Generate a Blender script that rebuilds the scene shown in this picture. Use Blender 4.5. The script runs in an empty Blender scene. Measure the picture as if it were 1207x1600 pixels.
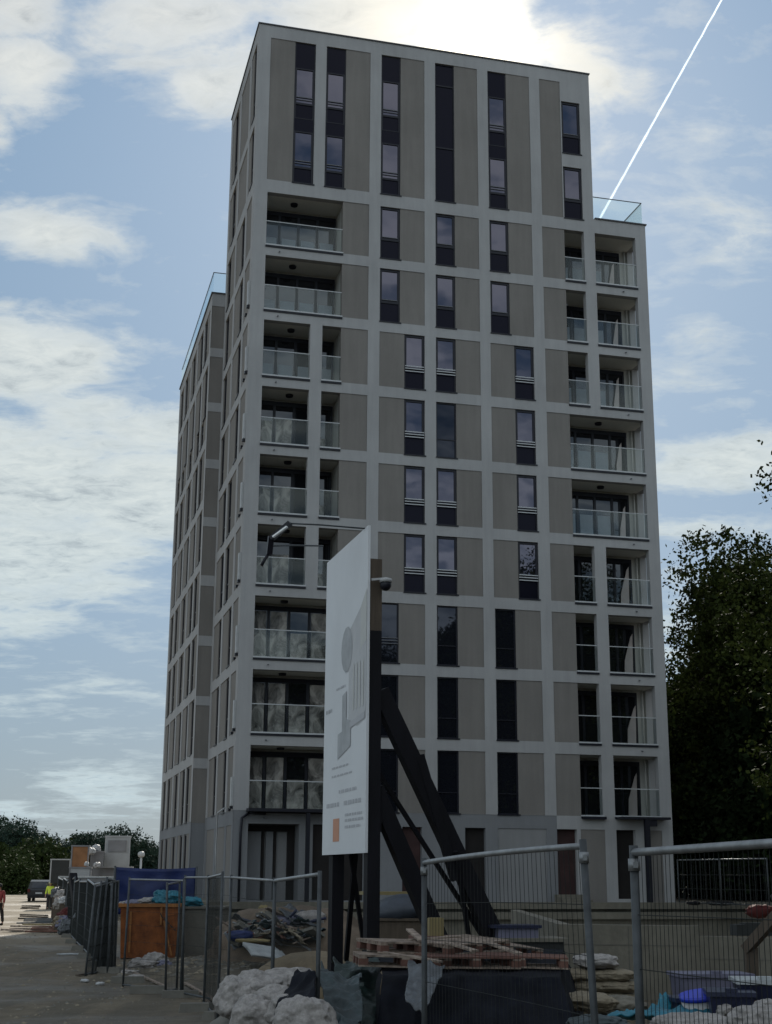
import bpy, math, random
import numpy as np
from mathutils import Vector, Matrix, noise as mnoise
R_ = math.radians
random.seed(7)
scene = bpy.context.scene
COL = scene.collection

# ------------------------------------------------------------------ camera
F_PX, PITCH, ROLL = 2158.9, 0.25766, 0.00611
EYE = Vector((0, 0, 1.6))
cp, sp, cr, sr = math.cos(PITCH), math.sin(PITCH), math.cos(ROLL), math.sin(ROLL)
FW = Vector((0, cp, sp)); RT = Vector((1, 0, 0)); UP0 = Vector((0, -sp, cp))
CR = cr * RT + sr * UP0; CU = -sr * RT + cr * UP0
cam_d = bpy.data.cameras.new('camera'); cam = bpy.data.objects.new('camera', cam_d); COL.objects.link(cam)
cam.matrix_world = Matrix(((CR.x, CU.x, -FW.x, EYE.x), (CR.y, CU.y, -FW.y, EYE.y), (CR.z, CU.z, -FW.z, EYE.z), (0, 0, 0, 1)))
cam_d.sensor_fit = 'VERTICAL'; cam_d.sensor_height = 24.0; cam_d.lens = 24.0 * F_PX / 1600
cam_d.clip_start = 0.1; cam_d.clip_end = 40000
scene.camera = cam

def at(px, py, Y):
    """a point seen at (px, py) of the 1207x1600 photo, Y metres in front of the camera"""
    v = FW * F_PX + CR * (px - 603.5) - CU * (py - 800)
    return EYE + v * (Y / v.y)
def gnd(px, py, z):
    v = FW * F_PX + CR * (px - 603.5) - CU * (py - 800)
    return EYE + v * ((z - EYE.z) / v.z)

# ------------------------------------------------------------------ light
SUN_EL, SUN_AZ = R_(32.6), R_(4.0)       # azimuth clockwise from +Y
sun_dir = Vector((math.sin(SUN_AZ) * math.cos(SUN_EL), math.cos(SUN_AZ) * math.cos(SUN_EL), math.sin(SUN_EL)))
sd = bpy.data.lights.new('sun', 'SUN'); sd.energy = 4.5; sd.angle = R_(0.6); sd.color = (1.0, 0.93, 0.82)
sun = bpy.data.objects.new('sun', sd); COL.objects.link(sun); sun.location = (0, 0, 60)
sun.rotation_euler = (-sun_dir).to_track_quat('-Z', 'Y').to_euler()

# ------------------------------------------------------------------ node helper
class NT:
    def __init__(s, tree): s.t = tree; s.n = tree.nodes; s.l = tree.links; s.n.clear()
    def new(s, typ, **kw):
        n = s.n.new(typ)
        for k, v in kw.items():
            if hasattr(n, k): setattr(n, k, v)
            else: n.inputs[k].default_value = v
        return n
    def put(s, a, b):
        if isinstance(a, (int, float)): b.default_value = a
        elif isinstance(a, tuple): b.default_value = a
        else: s.l.new(a, b)
    def math(s, op, a, b=0.0, c=None, clamp=False):
        n = s.n.new('ShaderNodeMath'); n.operation = op; n.use_clamp = clamp
        s.put(a, n.inputs[0]); s.put(b, n.inputs[1])
        if c is not None: s.put(c, n.inputs[2])
        return n.outputs[0]
    def mix(s, f, a, b):
        n = s.n.new('ShaderNodeMix'); n.data_type = 'RGBA'
        s.put(f, n.inputs[0]); s.put(a, n.inputs[6]); s.put(b, n.inputs[7]); return n.outputs[2]
    def ramp(s, f, stops, interp='LINEAR'):
        n = s.n.new('ShaderNodeValToRGB'); n.color_ramp.interpolation = interp
        e = n.color_ramp.elements
        while len(e) < len(stops): e.new(0.5)
        for i, (p, c) in enumerate(stops):
            e[i].position = p; e[i].color = c if isinstance(c, tuple) else (c, c, c, 1)
        s.put(f, n.inputs[0]); return n.outputs[0]
    def noise(s, vec, scale, detail=4, rough=0.55, dist=0.0, out=0):
        n = s.n.new('ShaderNodeTexNoise'); n.inputs['Scale'].default_value = scale
        n.inputs['Detail'].default_value = detail; n.inputs['Roughness'].default_value = rough
        n.inputs['Distortion'].default_value = dist
        if vec is not None: s.l.new(vec, n.inputs['Vector'])
        return n.outputs[out]
    def mapping(s, vec, scale=(1, 1, 1), loc=(0, 0, 0), rot=(0, 0, 0)):
        n = s.n.new('ShaderNodeMapping'); n.inputs['Scale'].default_value = scale
        n.inputs['Location'].default_value = loc; n.inputs['Rotation'].default_value = rot
        s.l.new(vec, n.inputs['Vector']); return n.outputs[0]

def c4(c): return (c[0], c[1], c[2], 1.0)

# ------------------------------------------------------------------ world: sky with broken cloud
world = bpy.data.worlds.new('World'); scene.world = world; world.use_nodes = True
N = NT(world.node_tree)
tc = N.new('ShaderNodeTexCoord'); gen = tc.outputs['Generated']
sep = N.new('ShaderNodeSeparateXYZ'); N.l.new(gen, sep.inputs[0])
sx, sy, sz = sep.outputs
az = N.math('MULTIPLY', N.math('ARCTAN2', sx, sy), 57.2958)
el = N.math('MULTIPLY', N.math('ARCSINE', sz), 57.2958)
sky = N.new('ShaderNodeTexSky'); sky.sky_type = 'NISHITA'; sky.sun_disc = False
sky.sun_elevation = SUN_EL; sky.sun_rotation = SUN_AZ; sky.altitude = 50; sky.air_density = 1.0; sky.dust_density = 1.6; sky.ozone_density = 1.6
bg_sky = N.new('ShaderNodeBackground'); bg_sky.inputs[1].default_value = 0.085
N.l.new(sky.outputs[0], bg_sky.inputs[0])
# cloud layer, laid on a plane overhead so that streaks flatten towards the horizon
hz = N.math('ADD', N.math('MAXIMUM', sz, 0.0), 0.16)
cx = N.math('DIVIDE', sx, hz); cy = N.math('DIVIDE', sy, hz)
cmb = N.new('ShaderNodeCombineXYZ'); N.l.new(cx, cmb.inputs[0]); N.l.new(cy, cmb.inputs[1])
cvec = cmb.outputs[0]
n1 = N.noise(N.mapping(cvec, (1.6, 2.2, 1), (3.1, 1.7, 0)), 2.2, 9, 0.62, 0.25)
n2 = N.noise(N.mapping(cvec, (1.0, 1.6, 1), (8.3, 4.0, 2)), 9.0, 6, 0.6, 0.5)
blobs = [(-17.5, 33.5, 2.6, 1.2, 1.15), (-16.8, 31.2, 1.9, 1.5, 1.2), (-10.5, 34.0, 4.5, 1.9, 1.0), (-8.5, 31.4, 2.6, 1.0, 0.95), (-1.0, 34.5, 4.5, 2.0, 1.0), (3.6, 34.4, 2.6, 2.6, 1.4),
         (-15.2, 25.2, 2.8, 0.9, 1.15), (-12.9, 25.0, 1.0, 0.5, 0.6), (-17.5, 29.0, 0.7, 1.2, 0.7),
         (-16.5, 20.4, 4.4, 1.7, 1.25), (-12.3, 18.0, 3.6, 1.4, 1.25), (-16.0, 16.0, 4.6, 2.2, 1.35), (-10.5, 15.0, 3.6, 2.1, 1.3), (-14.0, 12.6, 4.6, 2.0, 1.25), (-15.8, 10.4, 3.6, 1.4, 0.95), (-12.5, 7.5, 4.2, 1.4, 0.42),
         (-11.0, 3.4, 2.2, 0.9, 0.9), (-15.0, 2.2, 2.5, 0.7, 0.55), (14.0, 16.2, 4.0, 1.0, 1.15), (13.5, 13.8, 3.5, 0.7, 0.75), (14.0, 26.5, 5.5, 3.6, 0.44), (9.0, 33.0, 3.5, 2.5, 0.50), (13.0, 20.5, 4.5, 2.6, 0.34), (15.0, 8.0, 8.0, 4.0, 0.6)]
acc = None
for a0, e0, sa, se, am in blobs:
    da = N.math('DIVIDE', N.math('SUBTRACT', az, a0), sa); de = N.math('DIVIDE', N.math('SUBTRACT', el, e0), se)
    r2 = N.math('ADD', N.math('MULTIPLY', da, da), N.math('MULTIPLY', de, de))
    g = N.math('MULTIPLY', N.math('EXPONENT', N.math('MULTIPLY', r2, -0.7)), am)
    acc = g if acc is None else N.math('MAXIMUM', acc, g)
# away from the view (all round the horizon) ordinary broken cloud
away = N.math('GREATER_THAN', N.math('ABSOLUTE', az), 26.0)
high = N.math('GREATER_THAN', el, 42.0)
acc = N.math('MAXIMUM', acc, N.math('MULTIPLY', N.math('MAXIMUM', away, high), 0.62))
n3 = N.noise(N.mapping(cvec, (1.0, 1.3, 1), (1.3, 9.0, 5)), 24.0, 6, 0.65, 0.8)
cov = N.math('ADD', N.math('SUBTRACT', N.math('MULTIPLY', acc, 0.88), 0.16), N.math('ADD', N.math('MULTIPLY', N.math('SUBTRACT', n1, 0.5), 2.1), N.math('ADD', N.math('MULTIPLY', N.math('SUBTRACT', n2, 0.5), 1.3), N.math('MULTIPLY', N.math('SUBTRACT', n3, 0.5), 0.30))))
cmask = N.ramp(cov, [(0.04, 0.0), (0.26, 0.28), (0.50, 0.78), (0.80, 1.0)])
# brightness of the cloud: forward scattering near the sun, thicker parts greyer
sdot = N.new('ShaderNodeVectorMath', operation='DOT_PRODUCT'); N.l.new(gen, sdot.inputs[0]); sdot.inputs[1].default_value = tuple(sun_dir)
dt = N.math('MAXIMUM', sdot.outputs['Value'], 0.0)
wide = N.math('POWER', dt, 60.0); tight = N.math('POWER', dt, 1600.0); mid = N.math('POWER', dt, 350.0)
thick = N.math('MULTIPLY', N.math('SUBTRACT', cov, 0.75), 0.22)
shade = N.ramp(N.math('ADD', N.math('ADD', N.math('MULTIPLY', n2, 0.55), N.math('MULTIPLY', n3, 0.55)), thick), [(0.46, (0.80, 0.82, 0.80, 1)), (0.64, (0.68, 0.715, 0.72, 1)), (0.84, (0.46, 0.50, 0.53, 1))])
lowf = N.ramp(N.math('DIVIDE', el, 34.0), [(0.0, (0.78, 0.92, 1.0, 1)), (0.45, (0.92, 0.98, 1.0, 1)), (1.0, (1, 1, 1, 1))])
shade = N.mix(N.math('MULTIPLY', N.math('POWER', dt, 220.0), 0.75), shade, (0.90, 0.80, 0.62, 1))
mul = N.new('ShaderNodeMix', data_type='RGBA', blend_type='MULTIPLY'); mul.inputs[0].default_value = 1.0
N.l.new(shade, mul.inputs[6]); N.l.new(lowf, mul.inputs[7])
bg_cl = N.new('ShaderNodeBackground'); N.l.new(mul.outputs[2], bg_cl.inputs[0])
back = N.math('MAXIMUM', N.math('MULTIPLY', sdot.outputs['Value'], -1.0), -0.35)
base_str = N.math('ADD', 1.27, N.math('MULTIPLY', back, 0.95))  # unseen cloud opposite the sun raised to brighten the shaded facade
N.l.new(N.math('ADD', N.math('ADD', base_str, N.math('MULTIPLY', wide, 0.10)), N.math('ADD', N.math('MULTIPLY', mid, 0.55), N.math('MULTIPLY', tight, 1.6))), bg_cl.inputs[1])
blue = N.new('ShaderNodeBackground'); N.l.new(N.ramp(N.math('DIVIDE', el, 90.0), [(0.0, (0.36, 0.50, 0.60, 1)), (0.12, (0.36, 0.55, 0.76, 1)), (0.40, (0.26, 0.455, 0.70, 1)), (1.0, (0.12, 0.22, 0.45, 1))]), blue.inputs[0])
N.l.new(N.math('ADD', 0.68, N.math('MULTIPLY', N.math('POWER', dt, 12.0), 0.12)), blue.inputs[1])
mxs = N.new('ShaderNodeMixShader'); mxs.inputs[0].default_value = 0.88
N.l.new(bg_sky.outputs[0], mxs.inputs[1]); N.l.new(blue.outputs[0], mxs.inputs[2])
mx2 = N.new('ShaderNodeMixShader'); N.l.new(cmask, mx2.inputs[0]); N.l.new(mxs.outputs[0], mx2.inputs[1]); N.l.new(bg_cl.outputs[0], mx2.inputs[2])
wo = N.new('ShaderNodeOutputWorld'); N.l.new(mx2.outputs[0], wo.inputs[0])

scene.view_settings.view_transform = 'Standard'; scene.view_settings.look = 'None'
scene.view_settings.exposure = 0.0; scene.view_settings.gamma = 1.0; scene.view_settings.use_curve_mapping = False
scene.cycles.max_bounces = 7; scene.cycles.transparent_max_bounces = 24; scene.cycles.caustics_reflective = False; scene.cycles.caustics_refractive = False

# ------------------------------------------------------------------ materials
def mat(name, col, rough=0.8, var=0.12, scale=3.0, bump=0.0, bscale=None, metal=0.0, col2=None, spec=0.4, stretch=(1, 1, 1), fine=0.0):
    m = bpy.data.materials.new(name); m.use_nodes = True; T = NT(m.node_tree)
    tc = T.new('ShaderNodeTexCoord'); v = T.mapping(tc.outputs['Object'], stretch)
    b = T.new('ShaderNodeBsdfPrincipled'); o = T.new('ShaderNodeOutputMaterial'); T.l.new(b.outputs[0], o.inputs[0])
    nz = T.noise(v, scale, 6, 0.6)
    if fine: nz = T.math('ADD', T.math('MULTIPLY', nz, 1 - fine), T.math('MULTIPLY', T.noise(v, scale * 9, 3, 0.7), fine))
    lo = tuple(max(0, x * (1 - var)) for x in col); hi = tuple(min(1, x * (1 + var)) for x in (col2 or col))
    T.l.new(T.ramp(nz, [(0.3, c4(lo)), (0.7, c4(hi))]), b.inputs['Base Color'])
    b.inputs['Roughness'].default_value = rough; b.inputs['Metallic'].default_value = metal
    b.inputs['Specular IOR Level'].default_value = spec
    if bump:
        bp = T.new('ShaderNodeBump'); bp.inputs['Strength'].default_value = bump; bp.inputs['Distance'].default_value = 0.02
        T.l.new(T.noise(v, bscale or scale * 8, 5, 0.65), bp.inputs['Height']); T.l.new(bp.outputs[0], b.inputs['Normal'])
    return m

def glass_mat(name, tint, ior, base=(0.008, 0.009, 0.013), rough=0.02, wob=0.02):
    m = bpy.data.materials.new(name); m.use_nodes = True; T = NT(m.node_tree)
    tc = T.new('ShaderNodeTexCoord')
    b = T.new('ShaderNodeBsdfPrincipled'); o = T.new('ShaderNodeOutputMaterial'); T.l.new(b.outputs[0], o.inputs[0])
    b.inputs['Base Color'].default_value = c4(base); b.inputs['Roughness'].default_value = rough
    b.inputs['IOR'].default_value = ior; b.inputs['Specular Tint'].default_value = c4(tint)
    bp = T.new('ShaderNodeBump'); bp.inputs['Strength'].default_value = wob; bp.inputs['Distance'].default_value = 0.05
    T.l.new(T.noise(tc.outputs['Object'], 1.3, 1, 0.4), bp.inputs['Height']); T.l.new(bp.outputs[0], b.inputs['Normal'])
    return m

def clear_glass(name, tint=(0.80, 0.90, 0.89), refl=0.10):
    m = bpy.data.materials.new(name); m.use_nodes = True; T = NT(m.node_tree)
    tr = T.new('ShaderNodeBsdfTransparent'); tr.inputs[0].default_value = c4(tint)
    gl = T.new('ShaderNodeBsdfGlossy'); gl.inputs['Roughness'].default_value = 0.03; gl.inputs[0].default_value = (0.9, 0.95, 0.95, 1)
    fr = T.new('ShaderNodeFresnel'); fr.inputs[0].default_value = 1.5
    f = T.math('ADD', T.math('MULTIPLY', fr.outputs[0], 0.42), refl * 0.3, clamp=True)
    mx = T.new('ShaderNodeMixShader'); T.l.new(f, mx.inputs[0]); T.l.new(tr.outputs[0], mx.inputs[1]); T.l.new(gl.outputs[0], mx.inputs[2])
    o = T.new('ShaderNodeOutputMaterial'); T.l.new(mx.outputs[0], o.inputs[0]); return m

def film_mat(name, lo, hi, scale=1.6):
    m = bpy.data.materials.new(name); m.use_nodes = True; T = NT(m.node_tree)
    tc = T.new('ShaderNodeTexCoord'); v = T.mapping(tc.outputs['Object'], (1, 1, 0.75), rot=(0, 0.5, 0))
    b = T.new('ShaderNodeBsdfPrincipled'); o = T.new('ShaderNodeOutputMaterial'); T.l.new(b.outputs[0], o.inputs[0])
    nz = T.noise(v, scale * 2.2, 5, 0.62, 1.2)
    T.l.new(T.ramp(nz, [(0.36, c4(lo)), (0.52, c4([(a + c) / 2 for a, c in zip(lo, hi)])), (0.66, c4(hi))]), b.inputs['Base Color'])
    b.inputs['Roughness'].default_value = 0.35
    bp = T.new('ShaderNodeBump'); bp.inputs['Strength'].default_value = 0.9; bp.inputs['Distance'].default_value = 0.12
    T.l.new(T.noise(v, scale * 2.2, 4, 0.6, 1.2), bp.inputs['Height']); T.l.new(bp.outputs[0], b.inputs['Normal'])
    return m

def leaf_mat(name, a, b_, trans=0.25, scale=0.6):
    m = bpy.data.materials.new(name); m.use_nodes = True; T = NT(m.node_tree)
    tc = T.new('ShaderNodeTexCoord'); v = tc.outputs['Object']
    nz = T.math('ADD', T.math('MULTIPLY', T.noise(v, scale, 3, 0.6), 0.6), T.math('MULTIPLY', T.noise(v, scale * 12, 2, 0.5), 0.4))
    col = T.ramp(nz, [(0.36, c4(a)), (0.62, c4(b_))])
    d = T.new('ShaderNodeBsdfPrincipled'); T.l.new(col, d.inputs['Base Color']); d.inputs['Roughness'].default_value = 0.75; d.inputs['Specular IOR Level'].default_value = 0.05
    t = T.new('ShaderNodeBsdfTranslucent'); T.l.new(col, t.inputs[0])
    mx = T.new('ShaderNodeMixShader'); mx.inputs[0].default_value = trans
    T.l.new(d.outputs[0], mx.inputs[1]); T.l.new(t.outputs[0], mx.inputs[2])
    o = T.new('ShaderNodeOutputMaterial'); T.l.new(mx.outputs[0], o.inputs[0]); return m

M = {}
def wall_mat(name, col, streak=0.10, grain=0.5, rough=0.9):
    m = bpy.data.materials.new(name); m.use_nodes = True; T = NT(m.node_tree)
    tc = T.new('ShaderNodeTexCoord'); v = tc.outputs['Object']
    b = T.new('ShaderNodeBsdfPrincipled'); o = T.new('ShaderNodeOutputMaterial'); T.l.new(b.outputs[0], o.inputs[0])
    big = T.noise(v, 0.35, 4, 0.6); st = T.noise(T.mapping(v, (2.5, 2.5, 0.22)), 1.5, 5, 0.65); fn = T.noise(v, 22.0, 3, 0.7)
    s = T.math('ADD', T.math('MULTIPLY', big, 0.45), T.math('ADD', T.math('MULTIPLY', st, 0.35), T.math('MULTIPLY', fn, 0.20)))
    lo = tuple(x * (1 - streak) for x in col); hi = tuple(x * (1 + streak) for x in col)
    T.l.new(T.ramp(s, [(0.36, c4(lo)), (0.62, c4(hi))]), b.inputs['Base Color'])
    b.inputs['Roughness'].default_value = rough; b.inputs['Specular IOR Level'].default_value = 0.2
    bp = T.new('ShaderNodeBump'); bp.inputs['Strength'].default_value = grain; bp.inputs['Distance'].default_value = 0.006
    T.l.new(T.noise(v, 45.0, 3, 0.7), bp.inputs['Height']); T.l.new(bp.outputs[0], b.inputs['Normal'])
    return m
M['frame'] = wall_mat('pale_render', (0.325, 0.328, 0.336), 0.12)
M['infill'] = wall_mat('taupe_scratch_render', (0.186, 0.176, 0.167), 0.13, 0.8)
M['base'] = wall_mat('grey_plinth_render', (0.185, 0.192, 0.205), 0.10)
M['bay'] = wall_mat('pale_plinth_bay', (0.225, 0.228, 0.235), 0.10)
M['soffit'] = wall_mat('soffit_plaster', (0.62, 0.62, 0.58), 0.06)
M['loggia_floor'] = wall_mat('loggia_screed', (0.36, 0.35, 0.33), 0.10)
M['room'] = wall_mat('loggia_plaster', (0.42, 0.42, 0.40), 0.05)
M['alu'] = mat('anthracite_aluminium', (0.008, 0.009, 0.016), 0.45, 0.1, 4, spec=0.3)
M['alu_mid'] = mat('grey_aluminium', (0.10, 0.105, 0.12), 0.4, 0.1, 4)
M['ledge'] = mat('pale_metal_ledge', (0.42, 0.44, 0.46), 0.4, 0.06, 4)
M['dark_panel'] = glass_mat('dark_spandrel_panel', (0.8, 0.8, 1.0), 1.22, (0.006, 0.006, 0.012), 0.2)
M['glass'] = glass_mat('window_glass', (0.80, 0.78, 1.0), 1.95)
M['glass_low'] = glass_mat('lower_window_glass', (0.75, 0.8, 1.0), 1.5)
M['glass_door'] = glass_mat('door_glass', (0.85, 0.9, 1.0), 1.6, (0.012, 0.013, 0.016))
M['film'] = film_mat('crumpled_protective_film', (0.04, 0.037, 0.034), (0.46, 0.43, 0.40), 0.75)
M['film_pale'] = mat('pale_pane_film', (0.17, 0.20, 0.235), 0.3, 0.12, 1.5, 0.2, 2.0)
M['film_red'] = mat('red_brown_board', (0.10, 0.035, 0.03), 0.7, 0.2, 3)
M['rail_glass'] = clear_glass('balustrade_glass', (0.945, 0.97, 0.97), 0.0)
M['roof_glass'] = clear_glass('roof_balustrade_glass', (0.92, 0.965, 0.97), 0.0)
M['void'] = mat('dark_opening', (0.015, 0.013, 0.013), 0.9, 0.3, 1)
M['redvoid'] = mat('dark_red_door', (0.040, 0.018, 0.018), 0.7, 0.3, 1.5)
M['coping'] = mat('dark_metal_coping', (0.05, 0.052, 0.06), 0.4, 0.1, 3)
M['sky_reflection'] = mat('reflected_sky_white', (0.40, 0.36, 0.35), 0.8, 0.08, 2)  # even white for the painted door-glass reflections
M['black'] = mat('black_timber', (0.006, 0.006, 0.009), 0.7, 0.3, 3, 0.4, 14, stretch=(1, 1, 0.2), spec=0.2)
M['brownwood'] = mat('weathered_brown_timber', (0.075, 0.058, 0.043), 0.8, 0.25, 3, 0.4, 14, stretch=(4, 4, 0.4))
M['wood'] = mat('pale_pallet_wood', (0.165, 0.125, 0.095), 0.85, 0.45, 3, 0.5, 20, col2=(0.25, 0.20, 0.165), stretch=(3, 3, 1))
M['wood_red'] = mat('reddish_wood', (0.13, 0.065, 0.05), 0.85, 0.35, 3, 0.4, 20)
M['wood_yellow'] = mat('yellow_formwork_board', (0.20, 0.16, 0.075), 0.7, 0.2, 2, 0.2, 10)
M['steel'] = mat('galvanised_steel', (0.22, 0.23, 0.24), 0.45, 0.25, 12, metal=0.55, spec=0.5)
M['steel_dark'] = mat('weathered_steel', (0.065, 0.072, 0.078), 0.6, 0.3, 8, metal=0.4)
M['wire'] = mat('galvanised_wire', (0.022, 0.025, 0.025), 0.75, 0.2, 8, metal=0.0, spec=0.15)
M['concrete'] = mat('cast_concrete', (0.15, 0.14, 0.115), 0.9, 0.38, 0.7, 0.5, 25, fine=0.3, stretch=(1, 1, 0.6))
M['concrete_dark'] = mat('damp_concrete', (0.13, 0.125, 0.11), 0.9, 0.25, 1.2, 0.5, 25, fine=0.3)
M['sack'] = mat('white_woven_sack', (0.27, 0.255, 0.245), 0.75, 0.5, 4.0, 0.6, 30, fine=0.4)
M['sandbag'] = mat('beige_sandbag', (0.21, 0.18, 0.13), 0.85, 0.3, 4.0, 0.6, 40, fine=0.4)
M['teal'] = mat('teal_tarpaulin', (0.010, 0.13, 0.19), 0.45, 0.4, 5, 0.3, 14)
M['teal_dk'] = mat('green_grey_tarpaulin', (0.020, 0.034, 0.038), 0.5, 0.5, 5, 0.5, 12)
M['green_dk'] = mat('dark_green_tarpaulin', (0.006, 0.018, 0.016), 0.6, 0.5, 5, 0.5, 12)
M['black_sheet'] = mat('black_plastic_sheet', (0.006, 0.007, 0.011), 0.75, 0.5, 3, 0.5, 9, spec=0.08)
M['grey_sheet'] = mat('grey_plastic_sheet', (0.055, 0.062, 0.07), 0.4, 0.4, 3, 0.5, 9)
M['blue'] = mat('deep_blue_tarpaulin', (0.005, 0.016, 0.085), 0.5, 0.25, 2, 0.4, 10)
M['blue_lid'] = mat('bright_blue_plastic', (0.03, 0.05, 0.45), 0.4, 0.1, 3)
M['white_pl'] = mat('white_plastic', (0.36, 0.37, 0.38), 0.45, 0.12, 3)
M['navy_pl'] = mat('navy_plastic', (0.012, 0.016, 0.045), 0.4, 0.2, 3)
M['lilac'] = mat('grey_lilac_plastic', (0.13, 0.13, 0.19), 0.55, 0.15, 3)
M['orange'] = mat('rusty_orange_steel', (0.125, 0.034, 0.008), 0.8, 0.4, 3.5, 0.2, 12, col2=(0.20, 0.062, 0.014), fine=0.3)
M['orange_lt'] = mat('worn_orange_paint', (0.25, 0.10, 0.025), 0.6, 0.25, 3.5, 0.2, 12)
M['orange_br'] = mat('brown_plywood', (0.27, 0.13, 0.06), 0.8, 0.25, 2.0, 0.2, 10)
M['red'] = mat('faded_red_plastic', (0.07, 0.010, 0.009), 0.8, 0.25, 3)
M['yellow'] = mat('yellow_plastic', (0.42, 0.34, 0.05), 0.6, 0.2, 3)
M['hivis'] = mat('hi_vis_fabric', (0.62, 0.75, 0.08), 0.8, 0.08, 8)
M['dkcloth'] = mat('dark_trousers', (0.03, 0.028, 0.03), 0.9, 0.2, 8)
M['redcloth'] = mat('red_shirt', (0.22, 0.04, 0.04), 0.9, 0.2, 8)
M['skin'] = mat('skin', (0.40, 0.24, 0.17), 0.6, 0.08, 10)
M['helmet'] = mat('yellow_helmet', (0.75, 0.68, 0.30), 0.35, 0.05, 3)
M['grey_box'] = mat('light_grey_panel', (0.36, 0.37, 0.38), 0.7, 0.12, 1.5, 0.2, 12)
M['greyer_box'] = mat('mid_grey_panel', (0.20, 0.20, 0.21), 0.7, 0.15, 1.5, 0.2, 12)
M['dark_green_box'] = mat('dark_cabin_panel', (0.02, 0.022, 0.022), 0.6, 0.3, 2)
M['rubber'] = mat('tyre_rubber', (0.015, 0.015, 0.015), 0.9, 0.2, 8)
M['carpaint'] = mat('dark_car_paint', (0.02, 0.022, 0.026), 0.3, 0.1, 2)
M['corr'] = mat('white_corrugated_sheet', (0.36, 0.385, 0.40), 0.5, 0.2, 3)
M['bark'] = mat('bark', (0.045, 0.035, 0.025), 0.95, 0.3, 6, 0.8, 20, stretch=(1, 1, 0.3))
M['leaf_near'] = leaf_mat('broad_leaves', (0.006, 0.012, 0.004), (0.045, 0.058, 0.014), 0.12, 0.5)
M['leaf_dark'] = leaf_mat('deep_leaves', (0.004, 0.009, 0.004), (0.016, 0.026, 0.009), 0.06, 0.4)
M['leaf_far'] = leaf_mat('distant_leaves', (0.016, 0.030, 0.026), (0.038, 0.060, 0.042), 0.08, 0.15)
M['leaf_bush'] = leaf_mat('bush_leaves', (0.015, 0.026, 0.010), (0.040, 0.055, 0.018), 0.08, 0.4)

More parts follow.
